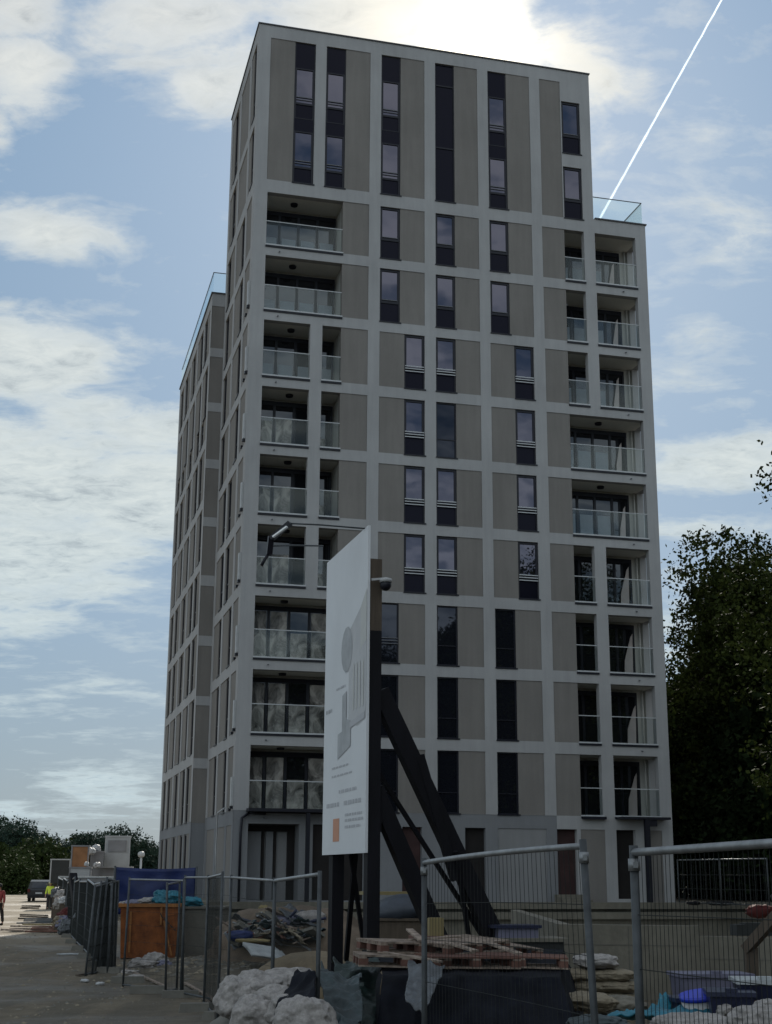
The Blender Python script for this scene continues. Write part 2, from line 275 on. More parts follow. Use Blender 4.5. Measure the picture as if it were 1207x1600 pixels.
# ------------------------------------------------------------------ mesh builder
class MB:
    def __init__(s): s.v = []; s.f = []; s.m = []; s.sm = []
    def quad(s, a, b, c, d, mi=0):
        n = len(s.v); s.v += [tuple(a), tuple(b), tuple(c), tuple(d)]; s.f.append((n, n + 1, n + 2, n + 3)); s.m.append(mi); s.sm.append(False)
    def hexa(s, p, mi=0):   # 8 corners: bottom 0-3 ccw, top 4-7
        n = len(s.v); s.v += [tuple(q) for q in p]
        for f in ((0, 3, 2, 1), (4, 5, 6, 7), (0, 1, 5, 4), (1, 2, 6, 5), (2, 3, 7, 6), (3, 0, 4, 7)):
            s.f.append(tuple(n + i for i in f)); s.m.append(mi); s.sm.append(False)
    def box(s, x0, x1, y0, y1, z0, z1, mi=0):
        s.hexa([(x0, y0, z0), (x1, y0, z0), (x1, y1, z0), (x0, y1, z0), (x0, y0, z1), (x1, y0, z1), (x1, y1, z1), (x0, y1, z1)], mi)
    def obox(s, c, hx, hy, hz, rot=None, mi=0):
        r = rot or Matrix.Identity(3); c = Vector(c)
        P = [c + r @ Vector((a * hx, b * hy, d * hz)) for d in (-1, 1) for a, b in ((-1, -1), (1, -1), (1, 1), (-1, 1))]
        s.hexa(P, mi)
    def beam(s, p0, p1, w, h, mi=0, up=(0, 0, 1)):
        p0 = Vector(p0); p1 = Vector(p1); d = (p1 - p0); L = d.length; d.normalize()
        u = Vector(up)
        if abs(d.dot(u)) > 0.95: u = Vector((0, 1, 0))
        x = d.cross(u).normalized(); y = x.cross(d).normalized()
        P = [p + x * (a * w / 2) + y * (b * h / 2) for p in (p0, p1) for a, b in ((-1, -1), (1, -1), (1, 1), (-1, 1))]
        s.hexa(P, mi)
    def tube(s, pts, r, n=8, mi=0, cap=True):
        pts = [Vector(p) for p in pts]; rs = r if isinstance(r, (list, tuple)) else [r] * len(pts)
        base = len(s.v); pu = None
        for i, p in enumerate(pts):
            d = (pts[min(i + 1, len(pts) - 1)] - pts[max(i - 1, 0)]).normalized()
            u = pu if pu is not None else (Vector((0, 0, 1)) if abs(d.z) < 0.9 else Vector((1, 0, 0)))
            x = d.cross(u).normalized(); y = x.cross(d).normalized(); pu = y
            for k in range(n):
                a = 2 * math.pi * k / n; s.v.append(tuple(p + (x * math.cos(a) + y * math.sin(a)) * rs[i]))
        for i in range(len(pts) - 1):
            for k in range(n):
                a = base + i * n + k; b = base + i * n + (k + 1) % n
                s.f.append((a, b, b + n, a + n)); s.m.append(mi); s.sm.append(n > 4)
        if cap:
            s.f.append(tuple(base + k for k in range(n))[::-1]); s.m.append(mi); s.sm.append(False)
            e = base + (len(pts) - 1) * n; s.f.append(tuple(e + k for k in range(n))); s.m.append(mi); s.sm.append(False)
    def grid(s, fn, nu, nv, mi=0, smooth=True):
        b = len(s.v)
        for j in range(nv + 1):
            for i in range(nu + 1): s.v.append(tuple(fn(i / nu, j / nv)))
        for j in range(nv):
            for i in range(nu):
                a = b + j * (nu + 1) + i; s.f.append((a, a + 1, a + nu + 2, a + nu + 1)); s.m.append(mi); s.sm.append(smooth)
    def blob(s, c, rad, seed=0, amp=0.15, fr=2.0, n=(18, 12), pw=0.75, mi=0, rot=None, flat=0.0):
        c = Vector(c); r = rot or Matrix.Identity(3)
        def fn(u, v):
            a = 2 * math.pi * u; e = math.pi * (v - 0.5)
            sg = lambda t: math.copysign(abs(t) ** pw, t)
            q = Vector((sg(math.cos(e)) * sg(math.cos(a)), sg(math.cos(e)) * sg(math.sin(a)), sg(math.sin(e))))
            nn = mnoise.noise(q * fr + Vector((seed * 3.1, seed * 1.7, seed))) + 0.45 * mnoise.noise(q * fr * 2.7 + Vector((seed, 9, 2)))
            q = q * (1 + amp * nn)
            p = Vector((q.x * rad[0], q.y * rad[1], q.z * rad[2]))
            if flat and p.z < -rad[2] * flat: p.z = -rad[2] * flat
            return c + r @ p
        s.grid(fn, n[0], n[1], mi)
    def mesh(s, name, mats):
        me = bpy.data.meshes.new(name); me.from_pydata(s.v, [], s.f)
        for m in mats: me.materials.append(m)
        me.polygons.foreach_set('material_index', s.m); me.polygons.foreach_set('use_smooth', s.sm); me.update(); return me
    def build(s, name, mats, parent=None, label=None, cat=None, group=None, kind=None, loc=None):
        if not isinstance(mats, (list, tuple)): mats = [mats]
        o = bpy.data.objects.new(name, s.mesh(name, mats)); COL.objects.link(o)
        if loc is not None: o.location = loc
        if parent: o.parent = parent
        return tag(o, label, cat, group, kind)
def tag(o, label=None, cat=None, group=None, kind=None):
    if label: o['label'] = label
    if cat: o['category'] = cat
    if group: o['group'] = group
    if kind: o['kind'] = kind
    return o
def empty(name, loc, rz=0, label=None, cat=None, group=None):
    o = bpy.data.objects.new(name, None); COL.objects.link(o); o.location = loc; o.rotation_euler = (0, 0, rz); return tag(o, label, cat, group)
def inst(name, me, parent=None, loc=(0, 0, 0), rz=0.0):
    o = bpy.data.objects.new(name, me); COL.objects.link(o); o.location = loc; o.rotation_euler = (0, 0, rz)
    if parent: o.parent = parent
    return o
def rotz(a): return Matrix.Rotation(a, 3, 'Z')
def rot(ax, ay, az): return (Matrix.Rotation(az, 3, 'Z') @ Matrix.Rotation(ay, 3, 'Y') @ Matrix.Rotation(ax, 3, 'X'))

# ------------------------------------------------------------------ ground
ZG = -0.6
def gh(x, y):
    """ground height"""
    z = ZG
    # raised dirt under the near hoarding fence
    sg_ = lambda t: 1 / (1 + math.exp(max(-50, min(50, -t))))
    m = sg_((x + 3.2 + max(0, y - 14) * 0.16) / 0.5) * sg_((20.0 - y) / 1.6)
    z += 0.36 * m
    # heap beside the site fence
    z += 0.28 * math.exp(-(((x + 2.6) / 2.6) ** 2 + ((y - 36.5) / 4.0) ** 2))
    if y > 100: z += min(1.0, (y - 100) / 120) * 0.9
    if abs(x) < 60 and y < 120: z += 0.035 * mnoise.noise(Vector((x * 0.5, y * 0.5, 0))) + 0.02 * mnoise.noise(Vector((x * 1.9, y * 1.9, 3)))
    return z
def axis(parts):
    r = []
    for a, b, st in parts:
        n = max(1, int(round((b - a) / st))); r += [a + (b - a) * i / n for i in range(n)]
    return r + [parts[-1][1]]
xs = axis([(-4000, -400, 600), (-400, -60, 34), (-60, -24, 2.0), (-24, 14, 0.4), (14, 60, 2.5), (60, 400, 34), (400, 4000, 600)])
ys = axis([(-1500, -100, 200), (-100, 4, 6), (4, 12, 0.8), (12, 48, 0.4), (48, 110, 2.0), (110, 400, 25), (400, 6000, 700)])
g = MB(); nx = len(xs)
g.v = [(x, y, gh(x, y)) for y in ys for x in xs]
for j in range(len(ys) - 1):
    for i in range(nx - 1):
        a = j * nx + i; g.f.append((a, a + 1, a + nx + 1, a + nx)); g.m.append(0); g.sm.append(True)
def ground_mat():
    m = bpy.data.materials.new('trodden_dirt'); m.use_nodes = True; T = NT(m.node_tree)
    tc = T.new('ShaderNodeTexCoord'); v = tc.outputs['Object']
    b = T.new('ShaderNodeBsdfPrincipled'); o = T.new('ShaderNodeOutputMaterial'); T.l.new(b.outputs[0], o.inputs[0])
    s = T.new('ShaderNodeSeparateXYZ'); T.l.new(v, s.inputs[0])
    big = T.noise(v, 0.16, 6, 0.62, 0.4); fine = T.noise(v, 2.3, 7, 0.7)
    f = T.math('ADD', T.math('MULTIPLY', big, 0.55), T.math('MULTIPLY', fine, 0.45))
    dirt = T.ramp(f, [(0.36, (0.062, 0.052, 0.038, 1)), (0.50, (0.115, 0.096, 0.070, 1)), (0.64, (0.17, 0.144, 0.105, 1))])
    # worn tyre tracks along the road
    tr = T.noise(T.mapping(v, (1.4, 0.09, 1), rot=(0, 0, R_(14))), 1.0, 5, 0.6)
    dirt = T.mix(T.math('MULTIPLY', T.ramp(tr, [(0.48, 0.0), (0.56, 1.0)]), 0.6), dirt, (0.078, 0.070, 0.055, 1))
    # sunlit stretch of the site road, its light put into a paler dirt colour
    pale = T.ramp(T.math('DIVIDE', s.outputs[1], 100.0), [(0.42, 0.0), (0.56, 1.0)])
    dirt = T.mix(T.math('MULTIPLY', pale, 0.75), dirt, T.ramp(fine, [(0.3, (0.215, 0.182, 0.135, 1)), (0.7, (0.32, 0.275, 0.21, 1))]))
    green = T.ramp(T.math('DIVIDE', s.outputs[1], 200.0), [(0.66, 0.0), (0.74, 1.0)])
    left = T.math('GREATER_THAN', T.noise(v, 0.03, 2), 0.0)
    dirt = T.mix(green, dirt, T.ramp(T.noise(v, 0.12, 5), [(0.3, (0.045, 0.05, 0.018, 1)), (0.7, (0.10, 0.095, 0.035, 1))]))
    T.l.new(dirt, b.inputs['Base Color']); b.inputs['Specular IOR Level'].default_value = 0.25
    T.l.new(T.ramp(big, [(0.42, 0.55), (0.55, 0.95)]), b.inputs['Roughness'])
    bp = T.new('ShaderNodeBump'); bp.inputs['Strength'].default_value = 0.9; bp.inputs['Distance'].default_value = 0.05
    T.l.new(T.noise(v, 5.0, 8, 0.72), bp.inputs['Height']); T.l.new(bp.outputs[0], b.inputs['Normal']); return m
g.build('ground', ground_mat(), kind='structure')

# ------------------------------------------------------------------ the apartment tower
CX, CY, BRZ = -5.859, 54.832, math.atan2(0.24843, 0.96865)
BZ = lambda k: 4.05 + 3.0 * (k - 2)          # bottom of the openings on floor k
WH = 2.52
Z0 = 0.55; ZR = 38.87; ZW = 31.28; ZL = 29.25; SW = 18.55; ST = 15.95; DL = 8.54
tower = empty('apartment_tower', (CX, CY, 0), BRZ, 'twelve storey apartment tower with pale grey grid frame, taupe infill panels and dark upright windows', 'building')
# a facade = list of openings (s0, s1, z0, z1, depth, material or None, back)
def facade(mb, S0, S1, A, B, ops, mapf, base=0, side=None):
    ss = sorted(set([S0, S1] + [o[0] for o in ops] + [o[1] for o in ops])); ss = [q for q in ss if S0 - 1e-6 <= q <= S1 + 1e-6]
    zz = sorted(set([A, B] + [o[2] for o in ops] + [o[3] for o in ops])); zz = [q for q in zz if A - 1e-6 <= q <= B + 1e-6]
    ss = [q for i, q in enumerate(ss) if i == 0 or q - ss[i - 1] > 1e-4]; zz = [q for i, q in enumerate(zz) if i == 0 or q - zz[i - 1] > 1e-4]
    ns, nz = len(ss) - 1, len(zz) - 1
    cell = [[(0.0, base, True)] * nz for _ in range(ns)]
    for o in ops:
        for i in range(ns):
            if o[0] - 1e-4 <= ss[i] and ss[i + 1] <= o[1] + 1e-4:
                for j in range(nz):
                    if o[2] - 1e-4 <= zz[j] and zz[j + 1] <= o[3] + 1e-4: cell[i][j] = (o[4], o[5], o[6])
    for i in range(ns):
        for j in range(nz):
            d, m, bk = cell[i][j]
            if bk: mb.quad(mapf(ss[i], d, zz[j]), mapf(ss[i + 1], d, zz[j]), mapf(ss[i + 1], d, zz[j + 1]), mapf(ss[i], d, zz[j + 1]), m)
            if i + 1 < ns:
                d2, m2, _ = cell[i + 1][j]
                if abs(d - d2) > 1e-4: mb.quad(mapf(ss[i + 1], d, zz[j]), mapf(ss[i + 1], d2, zz[j]), mapf(ss[i + 1], d2, zz[j + 1]), mapf(ss[i + 1], d, zz[j + 1]), m if d < d2 else m2)
            if j + 1 < nz:
                d2, m2, _ = cell[i][j + 1]
                if abs(d - d2) > 1e-4: mb.quad(mapf(ss[i], d, zz[j + 1]), mapf(ss[i + 1], d, zz[j + 1]), mapf(ss[i + 1], d2, zz[j + 1]), mapf(ss[i], d2, zz[j + 1]), m if d < d2 else m2)
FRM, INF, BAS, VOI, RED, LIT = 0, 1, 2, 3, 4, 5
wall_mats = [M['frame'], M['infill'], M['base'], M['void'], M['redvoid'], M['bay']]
DI, DW, DLG = 0.03, 0.14, 0.32
wins = []      # (face, s0, z0, w, h, kind)
ops = []
def infill(o, a, b, z0, z1): o.append((a, b, z0, z1, DI, INF, True))
def window(o, face, a, b, z0, z1, kind):
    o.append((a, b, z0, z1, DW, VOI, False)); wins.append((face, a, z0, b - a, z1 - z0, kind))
T0, T1 = 31.18, 38.24
# floors 11 and 12: tall double-height slots
for a, b, kd in [(1.68, 2.63, 'tall'), (3.13, 4.05, 'tall'), (5.71, 6.63, 'tall'), (8.27, 9.2, 'open'), (10.83, 11.75, 'tall')]: window(ops, 'front', a, b, T0, T1, kd)
for a, b in [(0.55, 1.68), (4.05, 5.19), (6.63, 7.76), (9.2, 10.32), (11.75, 12.9)]: infill(ops, a, b, T0, T1)
infill(ops, 13.41, 14.45, T0 - 0.02, T1)
window(ops, 'front', 14.5, 15.43, 31.15, 33.8, 'light'); window(ops, 'front', 14.5, 15.43, 34.5, 37.23, 'light')
for k in range(2, 11):
    a, b = BZ(k), BZ(k) + WH
    # bay A
    if k >= 9 or k <= 4: ops.append((0.6, 4.0, a, b, DLG, None if False else FRM, False))
    else:
        ops.append((0.62, 2.64, a, b, DLG, FRM, False)); ops.append((3.17, 4.0, a, b, DLG, FRM, False))
    infill(ops, 4.0, 5.19, a, b)
    kd = 'light' if k >= 9 else ('bars' if k >= 5 else ('darkbars' if k == 4 else 'dark'))
    if 5 <= k <= 8:
        infill(ops, 5.71, 6.84, a, b); window(ops, 'front', 6.84, 7.76, a, b, kd)
        infill(ops, 10.80, 11.92, a, b); window(ops, 'front', 11.92, 12.84, a, b, kd)
    else:
        window(ops, 'front', 5.71, 6.63, a, b, kd); infill(ops, 6.63, 7.76, a, b)
        window(ops, 'front', 10.83, 11.75, a, b, 'dark' if k == 4 else kd); infill(ops, 11.75, 12.88, a, b)
    window(ops, 'front', 8.27, 9.19, a, b, 'dark' if k in (7, 4) else kd); infill(ops, 9.19, 10.32, a, b)
    infill(ops, 13.38, 14.48, a, b)
    if k in (6, 7): ops.append((14.48, 18.02, a, b, DLG, FRM, False))
    else:
        ops.append((14.48, 15.44, a, b, DLG, FRM, False)); ops.append((15.98, 18.02, a, b, DLG, FRM, False))
# ground floor: grey plinth render as far as the fifth bay, openings
GT = 3.51
ops.append((0.0, 13.38, Z0, 4.046, 0.012, BAS, True))
ops.append((0.6, 2.62, Z0 + 0.12, 3.55, 1.0, LIT, True))                 # entrance recess
ops.append((3.17, 5.2, Z0 + 0.12, 3.55, 0.10, VOI, True))
ops.append((6.80, 7.62, Z0 + 0.2, GT, 0.25, RED, True)); ops.append((9.43, 10.3, Z0 + 0.2, GT, 0.25, VOI, True))
ops.append((10.83, 12.93, Z0, GT, 0.045, LIT, True))
ops.append((13.38, 14.25, Z0 + 0.2, GT, 0.25, RED, True)); ops.append((14.42, 15.5, Z0, GT, DI, INF, True))
ops.append((16.0, 16.86, Z0 + 0.2, GT, 0.25, VOI, True)); ops.append((17.45, 18.06, Z0, GT, DI, INF, True))
mb = MB()
fr = lambda s, d, z: (s, d, z)
lf = lambda s, d, z: (d, s, z)
rt = lambda s, d, z: (SW - d, s, z)
ops_lo = [o for o in ops if o[3] <= ZW]; ops_hi = [o for o in ops if o[3] > ZW]
# below the shoulder the facade is 18.55 m wide; above it 15.95 m. split at z = 31.0
SPL = 31.0
facade(mb, 0, SW, Z0, SPL, ops_lo, fr)
facade(mb, 0, ST, SPL, ZR, ops_hi, fr)
mb.quad((ST, 0, SPL), (SW, 0, SPL), (SW, 0, ZW), (ST, 0, ZW), FRM)
# left face
lops = []
for k in range(2, 13):
    a = BZ(k); b = a + (WH if k < 12 else 3.7 - 0.4)
    if k >= 11: a, b = (31.2, 34.0) if k == 11 else (34.5, 38.2)
    infill(lops, 0.5, 1.95, a, b); infill(lops, 2.45, 5.05, a, b); infill(lops, 5.5, 8.0, a, b)
    if k >= 11: wz = [(0.55, 1.3), (6.2, 7.1)]
    elif k >= 7: wz = [(2.55, 3.45), (6.95, 7.85)]
    elif k >= 5: wz = [(3.95, 4.85), (5.7, 6.6)]
    else: wz = [(2.5, 3.4), (5.55, 6.45)]
    for w0, w1 in wz: window(lops, 'left', w0, w1, a, b, 'lefttall' if k >= 11 else 'plain')
infill(lops, 0.5, 1.9, Z0, 3.5); infill(lops, 2.4, 5.0, Z0, 3.5); infill(lops, 5.5, 8.0, Z0, 3.5)
lops.insert(0, (0.0, DL, Z0, 4.046, 0.012, BAS, True))
facade(mb, 0, DL, Z0, ZR, lops, lf)
# right face of the shoulder block, its loggias open sideways too
rops = []
for k in range(2, 11): rops.append((0.45, 1.45, BZ(k) + 0.0, BZ(k) + WH, 0.3, FRM, False))
facade(mb, 0, 22.5, Z0, ZW, rops, rt)
mb.quad((ST, 0, ZW - 0.28), (ST, DL, ZW - 0.28), (ST, DL, ZR), (ST, 0, ZR), FRM)             # right flank of the upper tower
mb.quad((0, DL, Z0), (0, DL, ZR), (ST, DL, ZR), (ST, DL, ZL - 1), FRM)
mb.build('wall', wall_mats, tower)
rf = MB()
rf.box(0.25, ST - 0.25, 0.25, DL - 0.05, ZR - 0.6, ZR - 0.35); rf.box(ST - 0.1, SW - 0.25, 0.25, DL, ZW - 0.45, ZW - 0.3)
roof = rf.build('roof', M['concrete_dark'], tower)
cpz = MB()
def coping(mb, x0, y0, x1, y1, z, w=0.34, h=0.055, o=0.05):
    mb.box(x0 - o, x1 + o, y0 - o, y0 + w - o, z, z + h); mb.box(x0 - o, x1 + o, y1 - w + o, y1 + o, z, z + h)
    mb.box(x0 - o, x0 + w - o, y0 + w - o, y1 - w + o, z, z + h); mb.box(x1 - w + o, x1 + o, y0 + w - o, y1 - w + o, z, z + h)
coping(cpz, 0, 0, ST, DL, ZR + 0.002)
cpz.box(ST + 0.06, SW + 0.06, -0.06, 0.28, ZW + 0.002, ZW + 0.06); cpz.box(SW - 0.28, SW + 0.06, 0.28, DL, ZW + 0.002, ZW + 0.06)
cpz.build('coping', M['coping'], roof)
# inner parapet faces (seen from other angles)
# ---- windows
def win_mesh(w, h, kind):
    """frame mesh, pane mesh, extra mesh; local x along the wall, y into it, z up"""
    fw = 0.055; f = MB(); p = []; e = []
    y0, y1 = DW - 0.07, DW
    def frame(a, b, c, d, t=fw):
        f.box(a, b, y0, y1, c, c + t); f.box(a, b, y0, y1, d - t, d); f.box(a, a + t, y0, y1, c + t, d - t); f.box(b - t, b, y0, y1, c + t, d - t)
    f.box(-0.02, w + 0.05, -0.035, DW + 0.01, -0.03, 0.022)              # sill
    def pane(a, b, c, d, q):
        m = MB(); m.quad((a, DW - 0.03, c), (b, DW - 0.03, c), (b, DW - 0.03, d), (a, DW - 0.03, d)); q.append(m)
    low = []
    def bar(*a): m = MB(); m.box(*a); e.append(m)
    def spandrel(*a): m = MB(); m.box(*a); low.append(m)
    if kind in ('tall', 'open', 'lefttall'):
        frame(0, w, 0.0, h, 0.05)
        if kind == 'tall':
            for zb in (0.0, 3.17):
                frame(0.05, w - 0.05, zb + 0.05, zb + 0.80, 0.04); frame(0.05, w - 0.05, zb + 0.80, zb + 2.6, 0.06)
                pane(0.11, w - 0.11, zb + 0.86, zb + 2.54, p); pane(0.09, w - 0.09, zb + 0.09, zb + 0.76, low)
                bar(0.11, w - 0.11, DW - 0.075, DW - 0.06, zb + 1.12, zb + 1.16); bar(0.11, w - 0.11, DW - 0.075, DW - 0.06, zb + 1.00, zb + 1.03)
            spandrel(0.05, w - 0.05, DW - 0.06, DW - 0.02, 2.6, 3.22); spandrel(0.05, w - 0.05, DW - 0.06, DW - 0.02, 5.77, h - 0.05)
        elif kind == 'open':
            pane(0.05, w - 0.05, 0.05, h - 0.05, low)
            for zb in (2.7, 5.9): f.box(0.05, w - 0.05, y0, y1, zb, zb + 0.07)
        else:
            pane(0.05, w - 0.05, 0.05, h - 0.05, p); f.box(0.05, w - 0.05, y0, y1, 0.9, 0.96)
    else:
        frame(0, w, 0.0, h, 0.06)
        cut = 0.93 if kind in ('light', 'bars') else 0.8
        if kind in ('light', 'bars'):
            f.box(0.06, w - 0.06, y0, y1, cut - 0.03, cut + 0.04); frame(0.06, w - 0.06, cut + 0.04, h - 0.06, 0.045)
            pane(0.105, w - 0.105, cut + 0.085, h - 0.105, p); pane(0.06, w - 0.06, 0.06, cut - 0.03, low)
            if kind == 'bars':
                for zz in (0.80, 0.92, 1.03): bar(0.03, w - 0.03, -0.0, 0.025, zz, zz + 0.04)
            else:
                bar(0.105, w - 0.105, DW - 0.075, DW - 0.06, cut + 0.12, cut + 0.155)
        else:
            pane(0.06, w - 0.06, 0.06, h - 0.06, p); f.box(0.06, w - 0.06, y0 + 0.01, y1, 0.82, 0.86)
            if kind == 'darkbars':
                for zz in (0.80, 0.92, 1.03): bar(0.03, w - 0.03, 0.0, 0.025, zz, zz + 0.035)
    return f, p, low, e
wcache = {}
def add_window(parent, face, s, z, w, h, kind, off=0.0):
    key = (round(w, 2), round(h, 2), kind)
    if key not in wcache:
        f, p, low, e = win_mesh(w, h, kind)
        wcache[key] = (f.mesh('window', [M['alu']]), [q.mesh('pane', [M['glass'] if kind not in ('dark', 'darkbars') else M['glass_low']]) for q in p],
                       [q.mesh('lower_panel', [M['dark_panel']]) for q in low], [q.mesh('guard_rail', [M['ledge'] if kind in ('bars',) else M['alu_mid']]) for q in e])
    fm, pm, lm, em = wcache[key]
    if face == 'front': o = inst('window', fm, parent, (s, off, z))
    elif face == 'left': o = inst('window', fm, parent, (off, s + w, z), -math.pi / 2)
    for q in pm: inst('pane', q, o)
    for q in lm: inst('lower_panel', q, o)
    for q in em: inst('guard_rail', q, o)
    return o
for face, s, z, w, h, kd in wins: add_window(tower, face, s, z, w, h, kd)
# ---- loggias
def room(mb, x0, x1, z0, z1, d0, d1, openside=None):
    mb.quad((x0, d0, z0 - 0.002), (x1, d0, z0 - 0.002), (x1, d1, z0 - 0.002), (x0, d1, z0 - 0.002), 1)
    mb.quad((x0, d0, z1 + 0.002), (x0, d1, z1 + 0.002), (x1, d1, z1 + 0.002), (x1, d0, z1 + 0.002), 2)
    mb.quad((x0, d1, z0), (x1, d1, z0), (x1, d1, z1), (x0, d1, z1), 0)
    mb.quad((x0 - 0.002, d0, z0), (x0 - 0.002, d1, z0), (x0 - 0.002, d1, z1), (x0 - 0.002, d0, z1), 0)
    if not openside: mb.quad((x1 + 0.002, d0, z0), (x1 + 0.002, d1, z0), (x1 + 0.002, d1, z1), (x1 + 0.002, d0, z1), 0)
    # the strips left and right of the facade opening, inside
def door_meshes(w, h, n, film):
    f, p, q = MB(), MB(), MB(); t = 0.07; cw = (w) / n
    f.box(0, w, 0, 0.08, 0, t); f.box(0, w, 0, 0.08, h - t, h); f.box(0, w, 0.0, 0.08, h, h + 0.12)
    for i in range(n + 1):
        x = min(max(i * cw - t / 2, 0), w - t); f.box(x, x + t * (1.5 if 0 < i < n else 1), 0, 0.08, t, h - t)
    p.quad((t, 0.05, t), (w - t, 0.05, t), (w - t, 0.05, h - t), (t, 0.05, h - t))
    for i in range(n):
        a, b = i * cw + 0.13, (i + 1) * cw - 0.10
        if film == 'low': q.box(a, b, 0.025, 0.035, t + 0.02, 1.12)
        elif film == 'mid' and i < 2: q.box(a - 0.03, b + 0.03, 0.025, 0.035, t + 0.02, 1.5 + 0.12 * i)
        elif film == 'mid' and i == 3: q.box(a, b - .2, 0.025, 0.035, t + 0.02, 0.9)
        elif film == 'full' and i < n: q.box(a - 0.03, b + 0.03, 0.025, 0.035, t + 0.02, (h - t - 0.03) if i != 2 else 1.3)
        elif film == 'r' and i < n - 1: q.box(a, b, 0.025, 0.035, t + 0.02, 1.35)
    return f.mesh('glazed_door', [M['alu']]), p.mesh('pane', [M['glass_door']]), (q.mesh('protective_film', [M['film'] if film in ('full', 'mid') else M['film_pale']]) if q.v else None)
def rail_meshes(w):
    gl, r, lg_ = MB(), MB(), MB()
    gl.box(0.02, w - 0.02, 0.03, 0.046, 0.05, 1.13); r.box(0.0, w, 0.02, 0.056, 1.13, 1.165)
    lg_.box(-0.02, w + 0.03, -0.055, 0.07, -0.015, 0.045)
    lg_.box(-0.02, w + 0.03, -0.045, 0.02, -0.10, -0.0155, 1)  # dark strip painted in for the shadow gap below the ledge
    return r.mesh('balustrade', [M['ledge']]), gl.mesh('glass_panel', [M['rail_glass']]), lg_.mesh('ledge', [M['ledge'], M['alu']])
rc = {}
def balustrade(parent, s, z, w):
    k = round(w, 2)
    if k not in rc: rc[k] = rail_meshes(w)
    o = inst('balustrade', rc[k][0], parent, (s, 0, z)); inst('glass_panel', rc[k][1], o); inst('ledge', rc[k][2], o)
lamp = MB(); lamp.tube([(0, 0, -0.09), (0, 0, 0)], [0.15, 0.17], 16)
lampm = lamp.mesh('ceiling_lamp', [M['alu']])
dc = {}
for k in range(2, 11):
    z0, z1 = BZ(k), BZ(k) + WH
    for side in (0, 1):
        x0, x1 = (0.5, 4.05) if side == 0 else (14.42, SW - 0.3)
        r = MB(); room(r, x0, x1, z0, z1, DLG - 0.003, 1.62, None)
        if side == 1:   # side wall open between 0.45 and 1.45
            r = MB()
            r.quad((x0, DLG, z0 - .002), (x1, DLG, z0 - .002), (x1, 1.62, z0 - .002), (x0, 1.62, z0 - .002), 1); r.quad((x0, DLG, z1 + .002), (x0, 1.62, z1 + .002), (x1, 1.62, z1 + .002), (x1, DLG, z1 + .002), 2)
            r.quad((x0, 1.62, z0), (x1, 1.62, z0), (x1, 1.62, z1), (x0, 1.62, z1), 0); r.quad((x0, DLG, z0), (x0, 1.62, z0), (x0, 1.62, z1), (x0, DLG, z1), 0)
            r.quad((x1, 1.45, z0), (x1, 1.62, z0), (x1, 1.62, z1), (x1, 1.45, z1), 0); r.quad((x1, DLG, z0), (x1, 0.45, z0), (x1, 0.45, z1), (x1, DLG, z1), 0)
            r.tube([(18.12, 1.52, z0), (18.12, 1.52, z1)], 0.04, 8, 0)
        lg = r.build('loggia', [M['room'], M['loggia_floor'], M['soffit']], tower)
        if side == 0: key = ('L', 'low' if k >= 8 else ('mid' if k >= 5 else 'full'))
        else: key = ('R', 'r' if k >= 6 else 'none')
        if key not in dc: dc[key] = door_meshes(3.45 if side == 0 else 3.38, 2.28, 4, key[1])
        dm = dc[key]; dr = inst('glazed_door', dm[0], lg, (x0 + 0.05, 1.5, z0 + 0.0)); 
        pn = MB(); o = inst('pane', dm[1], lg, (x0 + 0.05, 1.5, z0))
        if dm[2]: inst('protective_film', dm[2], lg, (x0 + 0.05, 1.5, z0))
        inst('ceiling_lamp', lampm, lg, ((1.95 if side == 0 else 16.2) if k in (2, 3, 4, 5, 6, 7, 8, 9, 10) else 0, 0.85, z1))
        if side == 0:
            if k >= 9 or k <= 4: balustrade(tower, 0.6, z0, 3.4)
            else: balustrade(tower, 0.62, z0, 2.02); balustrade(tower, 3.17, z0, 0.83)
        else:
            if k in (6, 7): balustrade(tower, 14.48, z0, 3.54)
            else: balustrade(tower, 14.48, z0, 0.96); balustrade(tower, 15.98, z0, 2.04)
sp_ = MB(); sp_.tube([(0, 0.02, 0), (0, -0.09, -0.02)], 0.03, 8); spm = sp_.mesh('overflow_spout', [M['alu_mid']])
for k in range(2, 11):
    inst('overflow_spout', spm, tower, (17.3, 0, BZ(k) - 0.27))
    inst('overflow_spout', spm, tower, (1.2, 0, BZ(k) - 0.27))
# pale wedges standing in for sky reflected in the right-hand door glass
for k in range(2, 11):
    c = MB(); z = BZ(k); xo = 17.28 + 0.05 * math.sin(k * 2.3); w0 = 0.40 if k <= 5 else 0.26; ht = 1.95 + 0.12 * math.sin(k * 1.7)
    P0 = [(xo, z + 0.02), (xo + w0, z + 0.02), (xo + w0 + .04, z + ht), (xo + w0 - .06, z + ht - 0.15), (xo + .03, z + .8)]
    n0 = len(c.v); c.v += [(a, 1.43, b) for a, b in P0] + [(a, 1.46, b) for a, b in P0]
    c.f += [(n0, n0 + 1, n0 + 2, n0 + 3, n0 + 4), (n0 + 9, n0 + 8, n0 + 7, n0 + 6, n0 + 5)] + [(n0 + q, n0 + (q + 1) % 5, n0 + 5 + (q + 1) % 5, n0 + 5 + q) for q in range(5)]
    c.m += [0] * 7; c.sm += [False] * 7
    c.build('reflection_wedge', M['sky_reflection'], tower)
# glass screens standing out from the left face beside the corner
sc = MB(); sc.box(-0.10, -0.002, 0.10, 0.34, 0.12, 1.22); sc.box(-0.12, 0.02, 0.12, 0.30, 0.0, 0.10, 1); sc.box(-0.07, 0.02, 0.9, 1.1, -0.05, 0.05, 1)
scm = sc.mesh('side_screen', [M['white_pl'], M['alu']])
for k in range(2, 10): inst('side_screen', scm, tower, (0, 0, BZ(k) + 0.05))
